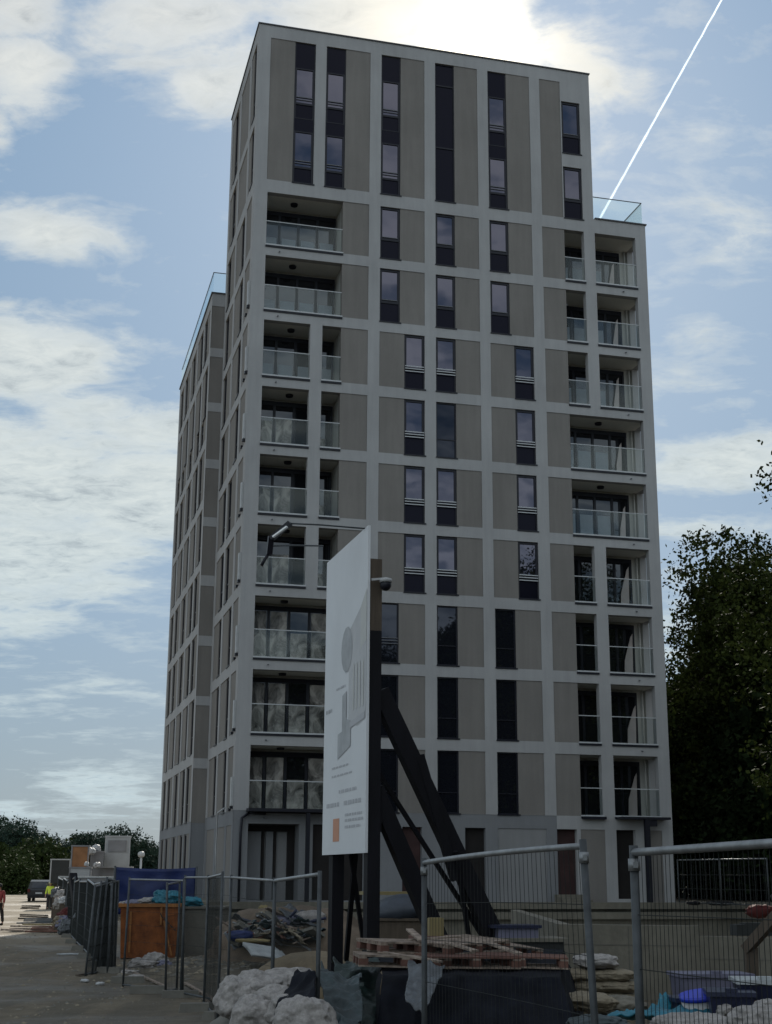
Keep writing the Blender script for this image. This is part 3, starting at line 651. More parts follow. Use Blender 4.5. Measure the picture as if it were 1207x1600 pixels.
# roof terrace rails
rr = MB(); rr.box(ST + 0.03, SW - 0.1, 0.08, 0.10, ZW + 0.06, ZW + 1.17); rr.box(SW - 0.12, SW - 0.10, 0.10, 8.0, ZW + 0.06, ZW + 1.17)
rr.box(ST + 0.02, SW - 0.09, 0.075, 0.115, ZW + 1.17, ZW + 1.20, 1); rr.box(SW - 0.13, SW - 0.09, 0.115, 8.0, ZW + 1.17, ZW + 1.20, 1)
rr.build('roof_balustrade', [M['roof_glass'], M['alu_mid']], tower)
# little supporting things at ground floor
pc = MB(); pc.box(2.78, 2.93, -0.62, -0.47, 0.6, 3.98); pc.box(0.5, 4.6, -0.66, -0.02, 3.99, 4.11); pc.build('steel_canopy', M['alu'], tower)
pc = MB(); pc.box(14.5, 15.5, -0.22, -0.01, 3.92, 4.03); pc.box(16.0, 18.2, -0.62, -0.01, 3.93, 4.03); pc.box(17.05, 17.25, -0.6, -0.42, 0.6, 3.93); pc.box(17.25, 17.6, -0.55, -0.4, 3.66, 3.92); pc.build('steel_canopy', M['alu'], tower)
dp = MB(); dp.tube([(0.62, -0.1, 3.95), (0.33, -0.1, 3.75), (0.30, -0.1, 3.2), (0.30, -0.1, 0.62)], 0.05, 8); dp.tube([(0.62, -0.1, 3.95), (1.25, -0.12, 3.92)], 0.05, 8); dp.build('drainpipe', M['alu'], tower)
en = MB()
for x, w in [(1.30, 0.10), (1.78, 0.10), (2.32, 0.30)]: en.box(x, x + w, 0.9, 0.985, Z0 + 0.12, 3.5, 0)
en.box(0.62, 2.6, 0.88, 0.97, 3.28, 3.5, 0)
en.build('entrance_door', M['void'], tower)
ew = MB(); ew.box(1.46, 1.74, 0.86, 0.95, Z0 + 0.12, 3.27); ew.box(0.66, 1.26, 0.86, 0.95, Z0 + 0.12, 3.27); ew.build('pillar', M['base'], tower)
st = MB(); 
for i in range(3): st.box(13.2 - 0.0, 14.5, -0.9 + i * 0.3, -0.01 - 0.0 * i, Z0 + 0.07 + i * 0.1, Z0 + 0.17 + i * 0.1)
st.build('doorstep', M['concrete'], tower)
# cable that sags off the left face
cb = MB(); cb.tube([(-0.1, 1.6, 4.2), (-0.35, 1.9, 4.0), (-0.3, 2.3, 3.4), (-0.3, 2.4, 2.6), (-0.25, 2.5, 0.7)], 0.035, 6); cb.build('loose_pipe', M['white_pl'], tower)

# ---- the lower wing behind, reaching out to the left
wing = MB(); WX = -0.63
wops = []
wwin = []
bays = [(9.1, 11.25, (10.3, 11.2)), (11.7, 14.0, (12.1, 13.0)), (14.5, 16.9, (15.35, 16.3)), (17.4, 19.95, (18.85, 19.8)), (20.4, 22.4, (21.2, 22.1))]
bays2 = [(9.1, 11.25, (9.5, 10.35)), (11.7, 14.0, (11.75, 12.6)), (14.5, 16.9, (14.55, 15.5)), (17.4, 19.95, (17.45, 18.4)), (20.4, 22.4, (20.45, 21.3))]
for k in range(1, 11):
    a = BZ(k) - 0.14 if k > 1 else 0.7; b = (BZ(k) + WH - 0.14) if k > 1 else 3.4
    if k == 10: b = 28.6; a = 26.3 + 0 * a
    if k == 9: a, b = 23.2, 25.75
    a = {10: 25.95}.get(k, a)
    if k == 10: a, b = 26.3, 28.65
    for x0, x1, w in (bays if k % 3 else bays2):
        wops.append((x0 - DL, x1 - DL, a, b, DI, INF, True)); wops.append((w[0] - DL, w[1] - DL, a, b, DW, VOI, False)); wwin.append((w[0], a, w[1] - w[0], b - a))
wops.insert(0, (0.0, 14.4, Z0, 3.9, 0.012, BAS, True))
WD = 22.95
facade(wing, 0, WD - DL, Z0, ZL, wops, lambda s, d, z: (WX + d, DL + s, z))
# narrow return face towards the camera, banded
fops = []
bands = [3.84, 6.23, 6.68, 9.06, 9.48, 11.79, 12.26, 14.6, 15.1, 17.45, 17.9, 20.3, 20.75, 23.15, 23.6, 25.95, 26.4, 28.6]
for i in range(0, len(bands), 2): fops.append((0.0, -WX, bands[i], bands[i + 1], 0.02, INF, True))
fops.append((0.0, -WX, Z0, 3.84, 0.03, BAS, True))
facade(wing, 0, -WX, Z0, ZL, fops, lambda s, d, z: (WX + s, DL + d, z))
wing.quad((WX, WD, Z0), (SW, WD, Z0), (SW, WD, ZL), (WX, WD, ZL), FRM)
wing.quad((WX + 0.2, DL, ZL - 0.3), (SW - 0.2, DL, ZL - 0.3), (SW - 0.2, WD - 0.2, ZL - 0.3), (WX + 0.2, WD - 0.2, ZL - 0.3), BAS)
wo_ = wing.build('side_wing', wall_mats, tower)
nwin = 0
for s, z, w, h in wwin:
    if z > 28: continue
    o = add_window(wo_, 'left', s, z, w, h, 'wing', WX)
wc = MB(); wc.box(WX - 0.06, WX + 0.28, DL - 0.06, WD + 0.05, ZL + 0.002, ZL + 0.06); wc.box(WX + 0.28, 0.0, DL - 0.06, DL + 0.25, ZL + 0.002, ZL + 0.06)
wc.build('coping', M['coping'], wo_)
wr = MB(); wr.box(WX + 0.02, WX + 0.04, DL + 0.04, WD - 0.3, ZL + 0.06, ZL + 1.12); wr.box(WX + 0.04, 0, DL + 0.04, DL + 0.06, ZL + 0.06, ZL + 1.12)
wr.box(WX + 0.01, WX + 0.05, DL + 0.03, WD - 0.3, ZL + 1.12, ZL + 1.15, 1); wr.box(WX + 0.05, 0, DL + 0.03, DL + 0.07, ZL + 1.12, ZL + 1.15, 1)
wr.build('roof_balustrade', [M['roof_glass'], M['alu_mid']], wo_)

# ------------------------------------------------------------------ terrace and retaining walls
def bw(x, y, z): 
    v = rotz(BRZ) @ Vector((x, y, 0)); return Vector((CX + v.x, CY + v.y, z))
t = MB(); P = [(-2.5, -2.6), (60, -2.6), (60, 30), (-2.5, 30)]
t.hexa([bw(x, y, -0.9) for x, y in P] + [bw(x, y, 0.62) for x, y in P]); t.build('terrace', M['concrete'], kind='structure')
t = MB(); P = [(-2.8, -2.9), (60, -2.9), (60, -2.61), (-2.8, -2.61)]
t.hexa([bw(x, y, 0.42) for x, y in P] + [bw(x, y, 0.66) for x, y in P])
t.hexa([bw(x, y - 0.3, 0.05) for x, y in P] + [bw(x, y - 0.3, 0.30) for x, y in P]); t.hexa([bw(x, y - 0.1, -0.8) for x, y in P] + [bw(x, y - 0.1, 0.05) for x, y in P])
t.build('kerb', M['concrete'], kind='structure')
a = at(873, 1436, 27.5); b = at(1092, 1440, 27.0); c_ = at(1500, 1446, 25.5)
w_ = MB()
def wallseg(mb, p, q, zt0, zt1, th=0.25, zb=-1.0, mi=0):
    d = (q - p).normalized(); n = Vector((-d.y, d.x, 0))
    mb.hexa([(p.x, p.y, zb), (q.x, q.y, zb), tuple((q + n * th).xy) + (zb,), tuple((p + n * th).xy) + (zb,), (p.x, p.y, zt0), (q.x, q.y, zt1), tuple((q + n * th).xy) + (zt1,), tuple((p + n * th).xy) + (zt0,)], mi)
ax = Vector((a.x, a.y, 0)); bx_ = Vector((b.x, b.y, 0)); cx_ = Vector((c_.x, c_.y, 0))
wallseg(w_, ax, bx_, 0.73, 0.73); wallseg(w_, bx_ + Vector((0.003, 0, 0)), cx_, 0.55, 0.50)
bk = ax + Vector((0.15, 12, 0)); wallseg(w_, bk, ax + Vector((0.0, 0.26, 0)), 0.73, 0.73)
for q0, q1, zt_j in ((ax, bx_, 0.72), (bx_, cx_, 0.5)):
    dj = (q1 - q0); nj = Vector((dj.y, -dj.x, 0)).normalized(); cnt = max(2, int(dj.length / 1.25))
    for i in range(1, cnt):
        pj = q0.lerp(q1, i / cnt) + nj * 0.003; w_.obox((pj.x, pj.y, (zt_j - 1.0) / 2), 0.008, 0.006, (zt_j + 1.0) / 2 - .01, rotz(math.atan2(dj.y, dj.x)), 1)
    pj = q0.lerp(q1, 0.5) + nj * 0.003
    w_.obox((pj.x, pj.y, zt_j - .35), dj.length / 2 - .02, 0.004, .006, rotz(math.atan2(dj.y, dj.x)), 1)
w_.build('concrete_retaining_wall', [M['concrete'], M['concrete_dark']], label='low beige concrete retaining wall below the terrace, behind the sandbags', cat='wall')

# ------------------------------------------------------------------ trees
def crown_mesh(name, lobes, n, size, mat_, seed, shell=0.55):
    rng = np.random.default_rng(seed)
    L = np.array(lobes, float); vol = L[:, 3] * L[:, 4] * L[:, 5]; cnt = rng.multinomial(n, vol ** 0.75 / (vol ** 0.75).sum())
    pts, nrm = [], []
    for (x, y, z, a, b, c), k in zip(L, cnt):
        d = rng.normal(size=(k, 3)); d /= np.linalg.norm(d, axis=1, keepdims=True)
        ph = rng.uniform(0, 6.28, 6)
        lump = 1 + 0.16 * np.sin(d[:, 0] * 5 + ph[0]) * np.sin(d[:, 1] * 5 + ph[1]) + 0.13 * np.sin(d[:, 2] * 9 + ph[2]) * np.sin(d[:, 0] * 10 + ph[3]) + 0.08 * np.sin(d[:, 1] * 17 + ph[4]) * np.sin(d[:, 2] * 15 + ph[5])
        r = (shell + (1 - shell) * rng.random(k) ** 0.5) * lump
        # clumps: snap part of the leaves towards twig centres
        p = d * r[:, None]
        tw = rng.integers(0, max(1, k // 26), k); q = p[tw]; m_ = rng.random(k) < 0.72
        p[m_] = q[m_] + rng.normal(size=(m_.sum(), 3)) * (0.45 / np.array([a, b, c]) * size * 2.2)
        pts.append(p * [a, b, c] + [x, y, z]); nrm.append(d)
    P = np.concatenate(pts); D = np.concatenate(nrm); k = len(P)
    nn = D * 0.5 + rng.normal(size=(k, 3)) * 0.8; nn /= np.linalg.norm(nn, axis=1, keepdims=True)
    u = np.cross(nn, rng.normal(size=(k, 3))); u /= np.linalg.norm(u, axis=1, keepdims=True); v = np.cross(nn, u)
    s = size * (0.5 + rng.random((k, 1)))
    V = np.stack([P - u * s * 0.5, P + v * s * 0.32, P + u * s * 0.5, P - v * s * 0.32], 1).reshape(-1, 3)
    me = bpy.data.meshes.new(name); me.vertices.add(4 * k); me.vertices.foreach_set('co', V.astype(np.float32).ravel())
    me.loops.add(4 * k); me.loops.foreach_set('vertex_index', np.arange(4 * k, dtype=np.int32))
    me.polygons.add(k); me.polygons.foreach_set('loop_start', np.arange(0, 4 * k, 4, dtype=np.int32))
    try: me.polygons.foreach_set('loop_total', np.full(k, 4, dtype=np.int32))
    except Exception: pass
    me.materials.append(mat_); me.update(calc_edges=True); me.validate(); return me
def trunk_mesh(h, r, lobes, seed):
    rr = random.Random(seed); m = MB()
    pts = [(0.12 * math.sin(i * 1.3 + seed) * i / 4, 0.1 * math.cos(i * 1.7 + seed) * i / 4, h * i / 6 - 0.3) for i in range(7)]
    m.tube(pts, [r * (1.35 - 0.13 * i - (0 if i else -0.25)) for i in range(7)], 10)
    for l in lobes:
        b = Vector(pts[rr.randint(2, 5)]); e = Vector(l[:3]); mid = b.lerp(e, 0.5) + Vector((rr.uniform(-.4, .4), rr.uniform(-.4, .4), rr.uniform(.1, .6)))
        m.tube([b, mid, e], [r * 0.42, r * 0.28, r * 0.1], 6)
    return m.mesh('trunk', [M['bark']])
def lobes_for(w, h, base, n, seed):
    rr = random.Random(seed); L = []
    for i in range(n):
        t_ = i / max(1, n - 1); z = base + (h - base) * (0.12 + 0.8 * t_)
        prof = math.sin(math.pi * min(1, 0.18 + 0.78 * t_)) ** 0.7
        a = rr.uniform(0, 6.28); rad = w * 0.5 * prof * rr.uniform(0.35, 0.75)
        q = w * rr.uniform(0.20, 0.31) * (0.65 + 0.5 * prof)
        L.append((math.cos(a) * rad, math.sin(a) * rad, z, q, q, q * rr.uniform(0.6, 0.85)))
    L.append((0, 0, base + (h - base) * 0.5, w * 0.3, w * 0.3, (h - base) * 0.4)); return L
def make_tree(w, h, base, n, size, mt, seed, nl=14, tr=0.35, shell=0.5):
    L = lobes_for(w, h, base, nl, seed)
    return crown_mesh('crown', L, n, size, mt, seed, shell), trunk_mesh(h * 0.82, tr, L, seed)
def tree(meshes, x, y, z, rz, s, label, group, name='broadleaf_tree', cat='tree'):
    e = empty(name, (x, y, z), rz, label, cat, group); e.scale = (s, s, s)
    inst('crown', meshes[0], e); inst('trunk', meshes[1], e); return e
big1 = make_tree(13, 20, 2.0, 90000, 0.23, M['leaf_near'], 11, 22, 0.42)
big3 = make_tree(13, 20, 2.0, 110000, 0.17, M['leaf_near'], 17, 22, 0.42)
big2 = make_tree(14, 19, 1.5, 46000, 0.32, M['leaf_dark'], 23, 20, 0.45)
und = make_tree(9, 8.5, 0.0, 26000, 0.30, M['leaf_dark'], 31, 12, 0.15, 0.3)
G1 = 'trees standing to the right of the tower'
near = [(17.6, 70.0, 0.93, 0.3, big1, 'broad dark leafy tree directly beside the right edge of the tower'),
        (23.4, 63.0, 0.90, 1.9, big1, 'broadleaf tree second from the tower, its crown top against the white cloud'),
        (18.0, 44.0, 0.98, 4.0, big3, 'nearest tall tree whose branch tips enter at the right edge of the photo')]
for x, y, s, rz, ms, lb in near: tree(ms, x, y, 0.0, rz, s, lb, G1)
for i, (x, y, s, rz) in enumerate([(21.0, 78, 0.86, 1.0), (28.0, 74, 0.95, 2.2), (33.5, 66, 1.0, 3.3), (27, 86, 0.95, 0.2)]):
    tree(big2, x, y, -0.2, rz, s, ['deep dark tree in the row behind, closest to the tower', 'deep dark tree in the middle of the row behind', 'deep dark tree at the far right of the row behind', 'deep dark tree furthest back in the wood'][i], G1)
for i, (x, y, s, rz) in enumerate([(17.0, 66, 1.0, 1.0), (20.5, 62, 1.05, 2.0), (24.5, 59, 1.1, 0.5), (23.0, 68, 1.5, 4.0), (30, 60, 1.3, 5.0), (16.6, 74, 1.3, 2.6), (21, 80, 1.5, 3.6), (27, 66, 1.3, 1.4), (18.6, 68, 1.0, 5.5)]):
    tree(und, x, y, 0.3, rz, s, ['dark undergrowth bush touching the right corner of the tower', 'dark undergrowth bush second from the tower corner', 'dark undergrowth bush behind the park fence, mid way to the edge', 'tall dark shrub between the tree trunks', 'dark shrub at the far right edge behind the fence', 'deep shrub filling the gap right behind the tower', 'rearmost dark shrub of the undergrowth', 'tall dark shrub left of the far right one', 'dark shrub between the first bush and the tree trunk'][i], 'undergrowth below the trees on the right', 'undergrowth_bush', 'bush')
# the same wood carries on to the right of and behind the photographer (it shows in the windows)
for i, (x, y, s) in enumerate([(26, 26, 1.05), (32, 14, 1.15), (38, 2, 1.2), (30, -8, 1.15), (42, -14, 1.25), (24, -20, 1.1), (14, -26, 1.15), (48, 8, 1.25)]):
    tree(big2, x, y, -0.6, i * 1.3, s, 'dark tree of the wood beside the site, reflected in the tower windows', 'trees reflected in the windows')
# far trees on the left
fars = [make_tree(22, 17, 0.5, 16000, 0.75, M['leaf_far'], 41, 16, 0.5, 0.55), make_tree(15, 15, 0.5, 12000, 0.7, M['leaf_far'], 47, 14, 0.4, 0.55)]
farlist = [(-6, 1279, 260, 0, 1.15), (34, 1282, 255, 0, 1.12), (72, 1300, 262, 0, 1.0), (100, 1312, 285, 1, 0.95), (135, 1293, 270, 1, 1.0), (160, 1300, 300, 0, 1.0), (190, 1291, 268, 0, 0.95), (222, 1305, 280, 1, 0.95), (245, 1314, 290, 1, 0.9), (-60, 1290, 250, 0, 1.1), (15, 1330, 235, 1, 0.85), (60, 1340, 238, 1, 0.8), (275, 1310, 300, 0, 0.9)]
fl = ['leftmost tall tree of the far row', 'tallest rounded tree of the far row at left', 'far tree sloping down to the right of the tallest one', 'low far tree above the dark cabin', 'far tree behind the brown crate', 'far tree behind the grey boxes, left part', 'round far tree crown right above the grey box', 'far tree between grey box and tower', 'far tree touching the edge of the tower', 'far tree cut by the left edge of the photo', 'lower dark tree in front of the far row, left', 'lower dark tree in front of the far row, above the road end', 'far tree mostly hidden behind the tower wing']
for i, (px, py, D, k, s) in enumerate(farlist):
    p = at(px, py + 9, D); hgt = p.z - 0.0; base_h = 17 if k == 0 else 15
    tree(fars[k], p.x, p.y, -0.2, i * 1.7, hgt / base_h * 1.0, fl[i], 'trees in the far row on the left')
bush = make_tree(9, 4.2, 0.0, 5000, 0.42, M['leaf_bush'], 61, 8, 0.1, 0.4)
for i, (px, D, s) in enumerate([(-15, 150, 1.0), (12, 158, 0.9), (45, 165, 1.15), (70, 170, 0.8), (30, 140, 0.6), (95, 175, 0.8)]):
    p = at(px, 1380, D)
    tree(bush, p.x, p.y, 0.1 - 0.3, i * 2.1, s, ['light green bush at the left edge by the end of the road', 'olive bush second from the left at the road end', 'largest rounded green bush at the end of the road', 'small green bush right of the largest one', 'low brownish bush nearest to the road', 'green bush behind the dark cabin'][i], 'bushes at the end of the road', 'roadside_bush', 'bush')

# ------------------------------------------------------------------ vapour trail
v0 = FW * F_PX + CR * (1150 - 603.5) - CU * (-40 - 800); v1 = FW * F_PX + CR * (930 - 603.5) - CU * (355 - 800)
ALT = 5200.0
pA = EYE + v0 * (ALT / v0.z); pB = EYE + v1 * (ALT / v1.z)
ct = MB(); pts = []; rad = []
for i in range(60):
    f = i / 59; p = pA.lerp(pB, f); w = 6.5 + 8 * f
    pts.append(p + Vector((mnoise.noise(Vector((i * .5, 0, 0))), 0, mnoise.noise(Vector((i * .5, 7, 0)))) ) * 3); rad.append(w * (1 + .08 * mnoise.noise(Vector((i * .5, 3, 0)))))
ct.tube(pts, rad, 10)
mt = bpy.data.materials.new('vapour'); mt.use_nodes = True; T = NT(mt.node_tree)
tl = T.new('ShaderNodeBsdfTranslucent'); tl.inputs[0].default_value = (1, 1, 1, 1); df = T.new('ShaderNodeBsdfDiffuse'); df.inputs[0].default_value = (1, 1, 1, 1)
a_ = T.new('ShaderNodeAddShader'); T.l.new(tl.outputs[0], a_.inputs[0]); T.l.new(df.outputs[0], a_.inputs[1])
lw = T.new('ShaderNodeLayerWeight'); lw.inputs[0].default_value = 0.35
trn = T.new('ShaderNodeBsdfTransparent'); mx = T.new('ShaderNodeMixShader'); tcv = T.new('ShaderNodeTexCoord'); T.l.new(T.math('ADD', T.ramp(lw.outputs['Facing'], [(0.0, 0.48), (0.6, 1.0)]), T.math('MULTIPLY', T.math('SUBTRACT', T.noise(tcv.outputs['Object'], 0.004, 3), 0.5), 0.25), clamp=True), mx.inputs[0]); T.l.new(a_.outputs[0], mx.inputs[1]); T.l.new(trn.outputs[0], mx.inputs[2])
o = T.new('ShaderNodeOutputMaterial'); T.l.new(mx.outputs[0], o.inputs[0])
ct.build('vapour_trail', mt, label='straight white vapour trail of an aircraft crossing the blue sky at upper right', cat='vapour trail')

# ------------------------------------------------------------------ billboard on its timber stand
kx = lambda px: 12640 / px           # distance along a line that runs away to the left vanishing point
def onl(px, py, k=13776.0): return at(px, py, k / (px + 2.0))
sg = empty('construction_billboard', tuple(gnd(580, 1560, -0.24).xy) + (-0.24,), 0, 'tall narrow white site billboard on black timber posts, braced from behind', 'billboard')
sgo = sg.location.copy()
def L_(p): return Vector(p) - sgo
TL, TR, BR, BL = onl(509.5, 884), onl(574.5, 813), onl(572.5, 1333), onl(505.5, 1336)
# make it a true upright rectangle: average the corners
top = (TL.z + TR.z) / 2; bot = (BL.z + BR.z) / 2
Lx = (TL + BL) / 2; Rx = (TR + BR) / 2
ux = (Rx - Lx); ux.z = 0; PW = ux.length; ux.normalize(); nrm = Vector((-ux.y, ux.x, 0))      # pointing away from viewer side?
if nrm.x < 0: nrm = -nrm                                                                        # the back of the board faces the tower side (right)
def pb(u, v, w=0.0): return L_(Vector((Lx.x, Lx.y, bot)) + ux * (u * PW) + Vector((0, 0, (top - bot) * v)) + nrm * w)
b = MB(); b.hexa([pb(0, 0, 0), pb(1, 0, 0), pb(1, 0, .045), pb(0, 0, .045), pb(0, 1, 0), pb(1, 1, 0), pb(1, 1, .045), pb(0, 1, .045)])
def board_mat():
    m = mat('white_board_print', (0.58, 0.60, 0.63), 0.5, 0.05, 0.8); return m
pan = b.build('panel', board_mat(), sg)
art = MB()
def patch(pts, mi, w=-0.004):
    n = len(art.v); art.v += [tuple(pb(u, v, w)) for u, v in pts]; art.f.append(tuple(range(n, n + len(pts)))); art.m.append(mi); art.sm.append(False)
patch([(0.60, 0.70), (0.86, 0.755), (0.86, 0.62), (0.99, 0.64), (0.99, 0.40), (0.80, 0.385), (0.60, 0.40)], 0, -0.004)
patch([(0.86, 0.755), (0.99, 0.80), (0.99, 0.64), (0.86, 0.62)], 1, -0.006)
for i in range(10):
    a = 6.283 * i / 10
patch([(0.55 + 0.13 * math.cos(6.283 * i / 14), 0.645 + 0.075 * math.sin(6.283 * i / 14)) for i in range(14)], 2, -0.008)
patch([(0.36, 0.30), (0.36, 0.38), (0.46, 0.385), (0.46, 0.50), (0.56, 0.51), (0.56, 0.42), (0.66, 0.41), (0.66, 0.33)], 2, -0.009)
for i in range(4): patch([(0.70 + i * .07, 0.44), (0.73 + i * .07, 0.44), (0.73 + i * .07, 0.585), (0.70 + i * .07, 0.58)], 1, -0.010)
patch([(0.64, 0.385), (0.97, 0.40), (0.97, 0.42), (0.64, 0.405)], 3, -0.011)
def line_(u0, u1, v, h=0.006, mi=3):
    u = u0; rr = random.Random(int(v * 1000))
    while u < u1:
        w = rr.uniform(0.03, 0.09); patch([(u, v), (min(u + w, u1), v), (min(u + w, u1), v + h), (u, v + h)], mi, -0.005); u += w + 0.018
line_(0.30, 0.52, 0.527, 0.007); line_(0.05, 0.20, 0.463, 0.012, 2); line_(0.80, 0.97, 0.395, 0.008)
line_(0.22, 0.62, 0.272); line_(0.22, 0.70, 0.245); line_(0.40, 0.80, 0.19, 0.010); line_(0.10, 0.42, 0.150, 0.013); line_(0.52, 0.92, 0.150, 0.013)
line_(0.55, 0.95, 0.098, 0.008); line_(0.55, 0.90, 0.078, 0.008); line_(0.55, 0.93, 0.115, 0.008)
patch([(0.27, 0.040), (0.42, 0.040), (0.42, 0.112), (0.27, 0.112)], 4)
art.build('print', [mat('print_grey', (0.44, 0.45, 0.47), 0.6, 0.08, 1.5), mat('print_cream', (0.47, 0.48, 0.47), 0.6, 0.06, 1.5), mat('print_dark_grey', (0.33, 0.345, 0.365), 0.6, 0.2, 2.5), mat('print_text', (0.40, 0.41, 0.44), 0.6, 0.05, 3), mat('print_orange', (0.50, 0.24, 0.15), 0.6, 0.1, 3)], pan)
# posts
ps = MB(); pw = 0.26
def post(u, z0, z1, w0=0.05, w=0.26, th=0.22, mi=0, q=None):
    q = q or ps
    c0 = pb(u, 0, w0); A = [c0 + ux * a + nrm * b_ for a, b_ in ((-w / 2, 0), (w / 2, 0), (w / 2, th), (-w / 2, th))]
    q.hexa([(v.x, v.y, z0 - sgo.z) for v in A] + [(v.x, v.y, z1 - sgo.z) for v in A], mi)
zpost_b = -0.5
zt = at(583, 982, 23.8).z; zt2 = at(583, 869, 23.8).z
post(0.95, zpost_b, zt); p1 = ps.build('post', M['black'], sg)  # post is black up to its brown head
ps = MB(); post(0.95, zt, zt2, mi=0); ps.build('post', M['brownwood'], sg, label='brown timber at the head of the post')
ps = MB(); post(0.16, zpost_b, zt, w=0.30); ps.build('post', M['black'], sg)
cx2 = pb(0.95, 0, 0.2)
def back(px, py, Y): return L_(at(px, py, Y))
DP = 24.2
def strut(a, b, w, h): 
    s_ = MB(); s_.beam(a, b, w, h, up=tuple(ux)); s_.build('strut', M['black'], sg)
strut(back(592, 1080, DP), back(780, 1480, DP + 0.9), 0.30, 0.30)
strut(back(584, 1232, DP), back(690, 1478, DP + 0.5), 0.28, 0.30)
strut(back(655, 1180, DP + 0.2), back(712, 1375, DP + 0.5), 0.15, 0.16)
strut(back(712, 1330, DP + .3), back(735, 1478, DP + 0.9), 0.07, 0.08)
strut(back(590, 1205, DP + .2), back(764, 1478, DP + 1.1), 0.07, 0.09)
strut(back(556, 1330, DP + 2), back(541, 1500, DP + 3), 0.08, 0.1)
strut(back(548, 1330, DP + 2), back(572, 1500, DP + 3), 0.07, 0.09)
# dark cross boards on the back
xb = MB()
for py in (1100, 1290): 
    p = at(600, py, DP); z = p.z - sgo.z; A = pb(0.98, 0, 0.27); B = pb(0.1, 0, 0.27); xb.beam((A.x, A.y, z), (B.x, B.y, z), 0.06, 0.22)
xb.build('cross_rail', M['black'], sg)
# floodlight arm at the top left
am = MB(); P0 = pb(0.85, 0.985, 0.03); 
am.tube([L_(at(572, 826, 24.2)), L_(at(500, 820, 24.0)), L_(at(455, 818, 23.8))], 0.015, 6); am.tube([L_(at(505, 853, 26.4)), L_(at(455, 852, 25.6)), L_(at(424, 853, 24.2))], 0.017, 6)
arm = am.build('lamp_arm', M['steel_dark'], sg)
hd = MB(); hd.beam(L_(at(454, 817, 23.8)), L_(at(424, 842, 23.9)), 0.13, 0.07); hd.beam(L_(at(424, 838, 23.9)), L_(at(421, 866, 24.0)), 0.10, 0.08); hd.tube([L_(at(421, 864, 24.0)), L_(at(413, 876, 24.0)), L_(at(409, 884, 24.0))], 0.03, 6)
hd.build('lamp_head', M['alu'], sg)
gl = MB(); gl.beam(L_(at(449, 823, 23.70)), L_(at(427, 839, 23.8)), 0.06, 0.03)
gl.build('lamp_lens', mat('bright_lens', (0.85, 0.88, 0.9), 0.2, 0.02, 3), sg)
# dome camera beside the post
cc = empty('surveillance_camera', tuple(at(603, 912, 23.9)), 0, 'white bracketed dome camera fixed beside the billboard post', 'camera')
k_ = MB(); k_.tube([(0, 0, 0.02), (0, 0, 0.085), (0, 0, 0.11)], [0.11, 0.11, 0.03], 16); k_.beam((-0.25, 0.0, 0.07), (0.0, 0, 0.09), 0.05, 0.04); k_.build('bracket', M['white_pl'], cc)
k_ = MB(); k_.blob((0, 0, -0.02), (0.10, 0.10, 0.11), 1, 0.0, 1, (16, 10), 1.0); k_.build('dome', M['alu'], cc)

# ------------------------------------------------------------------ mesh fence panels
def fence_panel(A, B, zA0, zA1, zB0, zB1, nv=56, nh=7, r=0.021, wr=0.0018, label='', group=None, sag=0.0, leanB=0.0, leanA=0.0, mesh=True, name='site_fence_panel', rail=True, bright=True):
    A = Vector((A.x, A.y, 0)); B = Vector((B.x, B.y, 0)); d = (B - A).normalized()
    e = empty(name, (A.x, A.y, zA0), 0, label, 'fence', group); o = e.location.copy()
    def q(u, v):
        p = A.lerp(B, u); z0 = zA0 + (zB0 - zA0) * u; z1 = zA1 + (zB1 - zA1) * u
        p = p + d * ((leanB * u + leanA * (1 - u)) * (1 - v)); p.z = z0 + (z1 - z0) * v - sag * 4 * u * (1 - u) * v; return p - o
    f = MB()
    f.tube([q(0, -0.03), q(0, 0.5), q(0, 1.02)], r, 10); f.build('post', M['steel_dark'], e)
    f = MB(); f.tube([q(1, -0.03), q(1, 0.5), q(1, 1.02)], r, 10); f.build('post', M['steel_dark'], e)
    if rail:
        f = MB(); f.tube([q(i / 8, 1.0) for i in range(9)], r * 0.9, 10); f.build('rail', M['steel'], e)
    f = MB(); f.tube([q(i / 6, 0.03) for i in range(7)], r * 0.9, 8); f.build('rail', M['steel_dark'], e)
    if group == GF and zA0 == -0.25:
        for u_ in (0.0, 1.0):
            cq = q(u_, 0.965); cl = MB(); cl.tube([cq - Vector((0, 0, .035)), cq + Vector((0, 0, .035))], r * 1.35, 10); cl.obox(cq + Vector((0.0, -r * 1.7, 0)), .012, .02, .018); cl.build('clamp', M['steel'], e)
    if mesh:
        w = MB()
        for i in range(1, nv): w.tube([q(i / nv, 0.03), q(i / nv, 0.5), q(i / nv, 1.0)], wr, 4, cap=False)
        for j in range(1, nh): w.tube([q(i / 6, j / nh + 0.01 * math.sin(j * 2.1)) for i in range(7)], wr * 1.35, 4, cap=False)
        w.build('wire_mesh', M['wire'], e)
    return e
def foot(p, rz, lb, z=None):
    f = MB(); 
    f.hexa([(-.36, -.12, 0), (.36, -.12, 0), (.36, .12, 0), (-.36, .12, 0), (-.33, -.09, .14), (.33, -.09, .14), (.33, .09, .14), (-.33, .09, .14)])
    o = f.build('fence_foot', M['concrete_dark'], label=lb, cat='fence foot', group='concrete feet of the fences'); o.location = (p.x, p.y, (gh(p.x, p.y) if z is None else z) - 0.01); o.rotation_euler = (0, 0, rz); return o
GF = 'mesh fence panels around the site'
h = lambda px, Y: at(px, 1370, Y)
fence_panel(h(913, 9.05), h(663, 12.4), -0.25, at(913, 1322, 9.05).z, -0.25, at(663, 1348, 12.4).z, label='near mesh fence panel with a leaning right post in front of the black covered block', group=GF, leanA=-0.19, sag=-0.015, nv=42, nh=6, r=0.024)
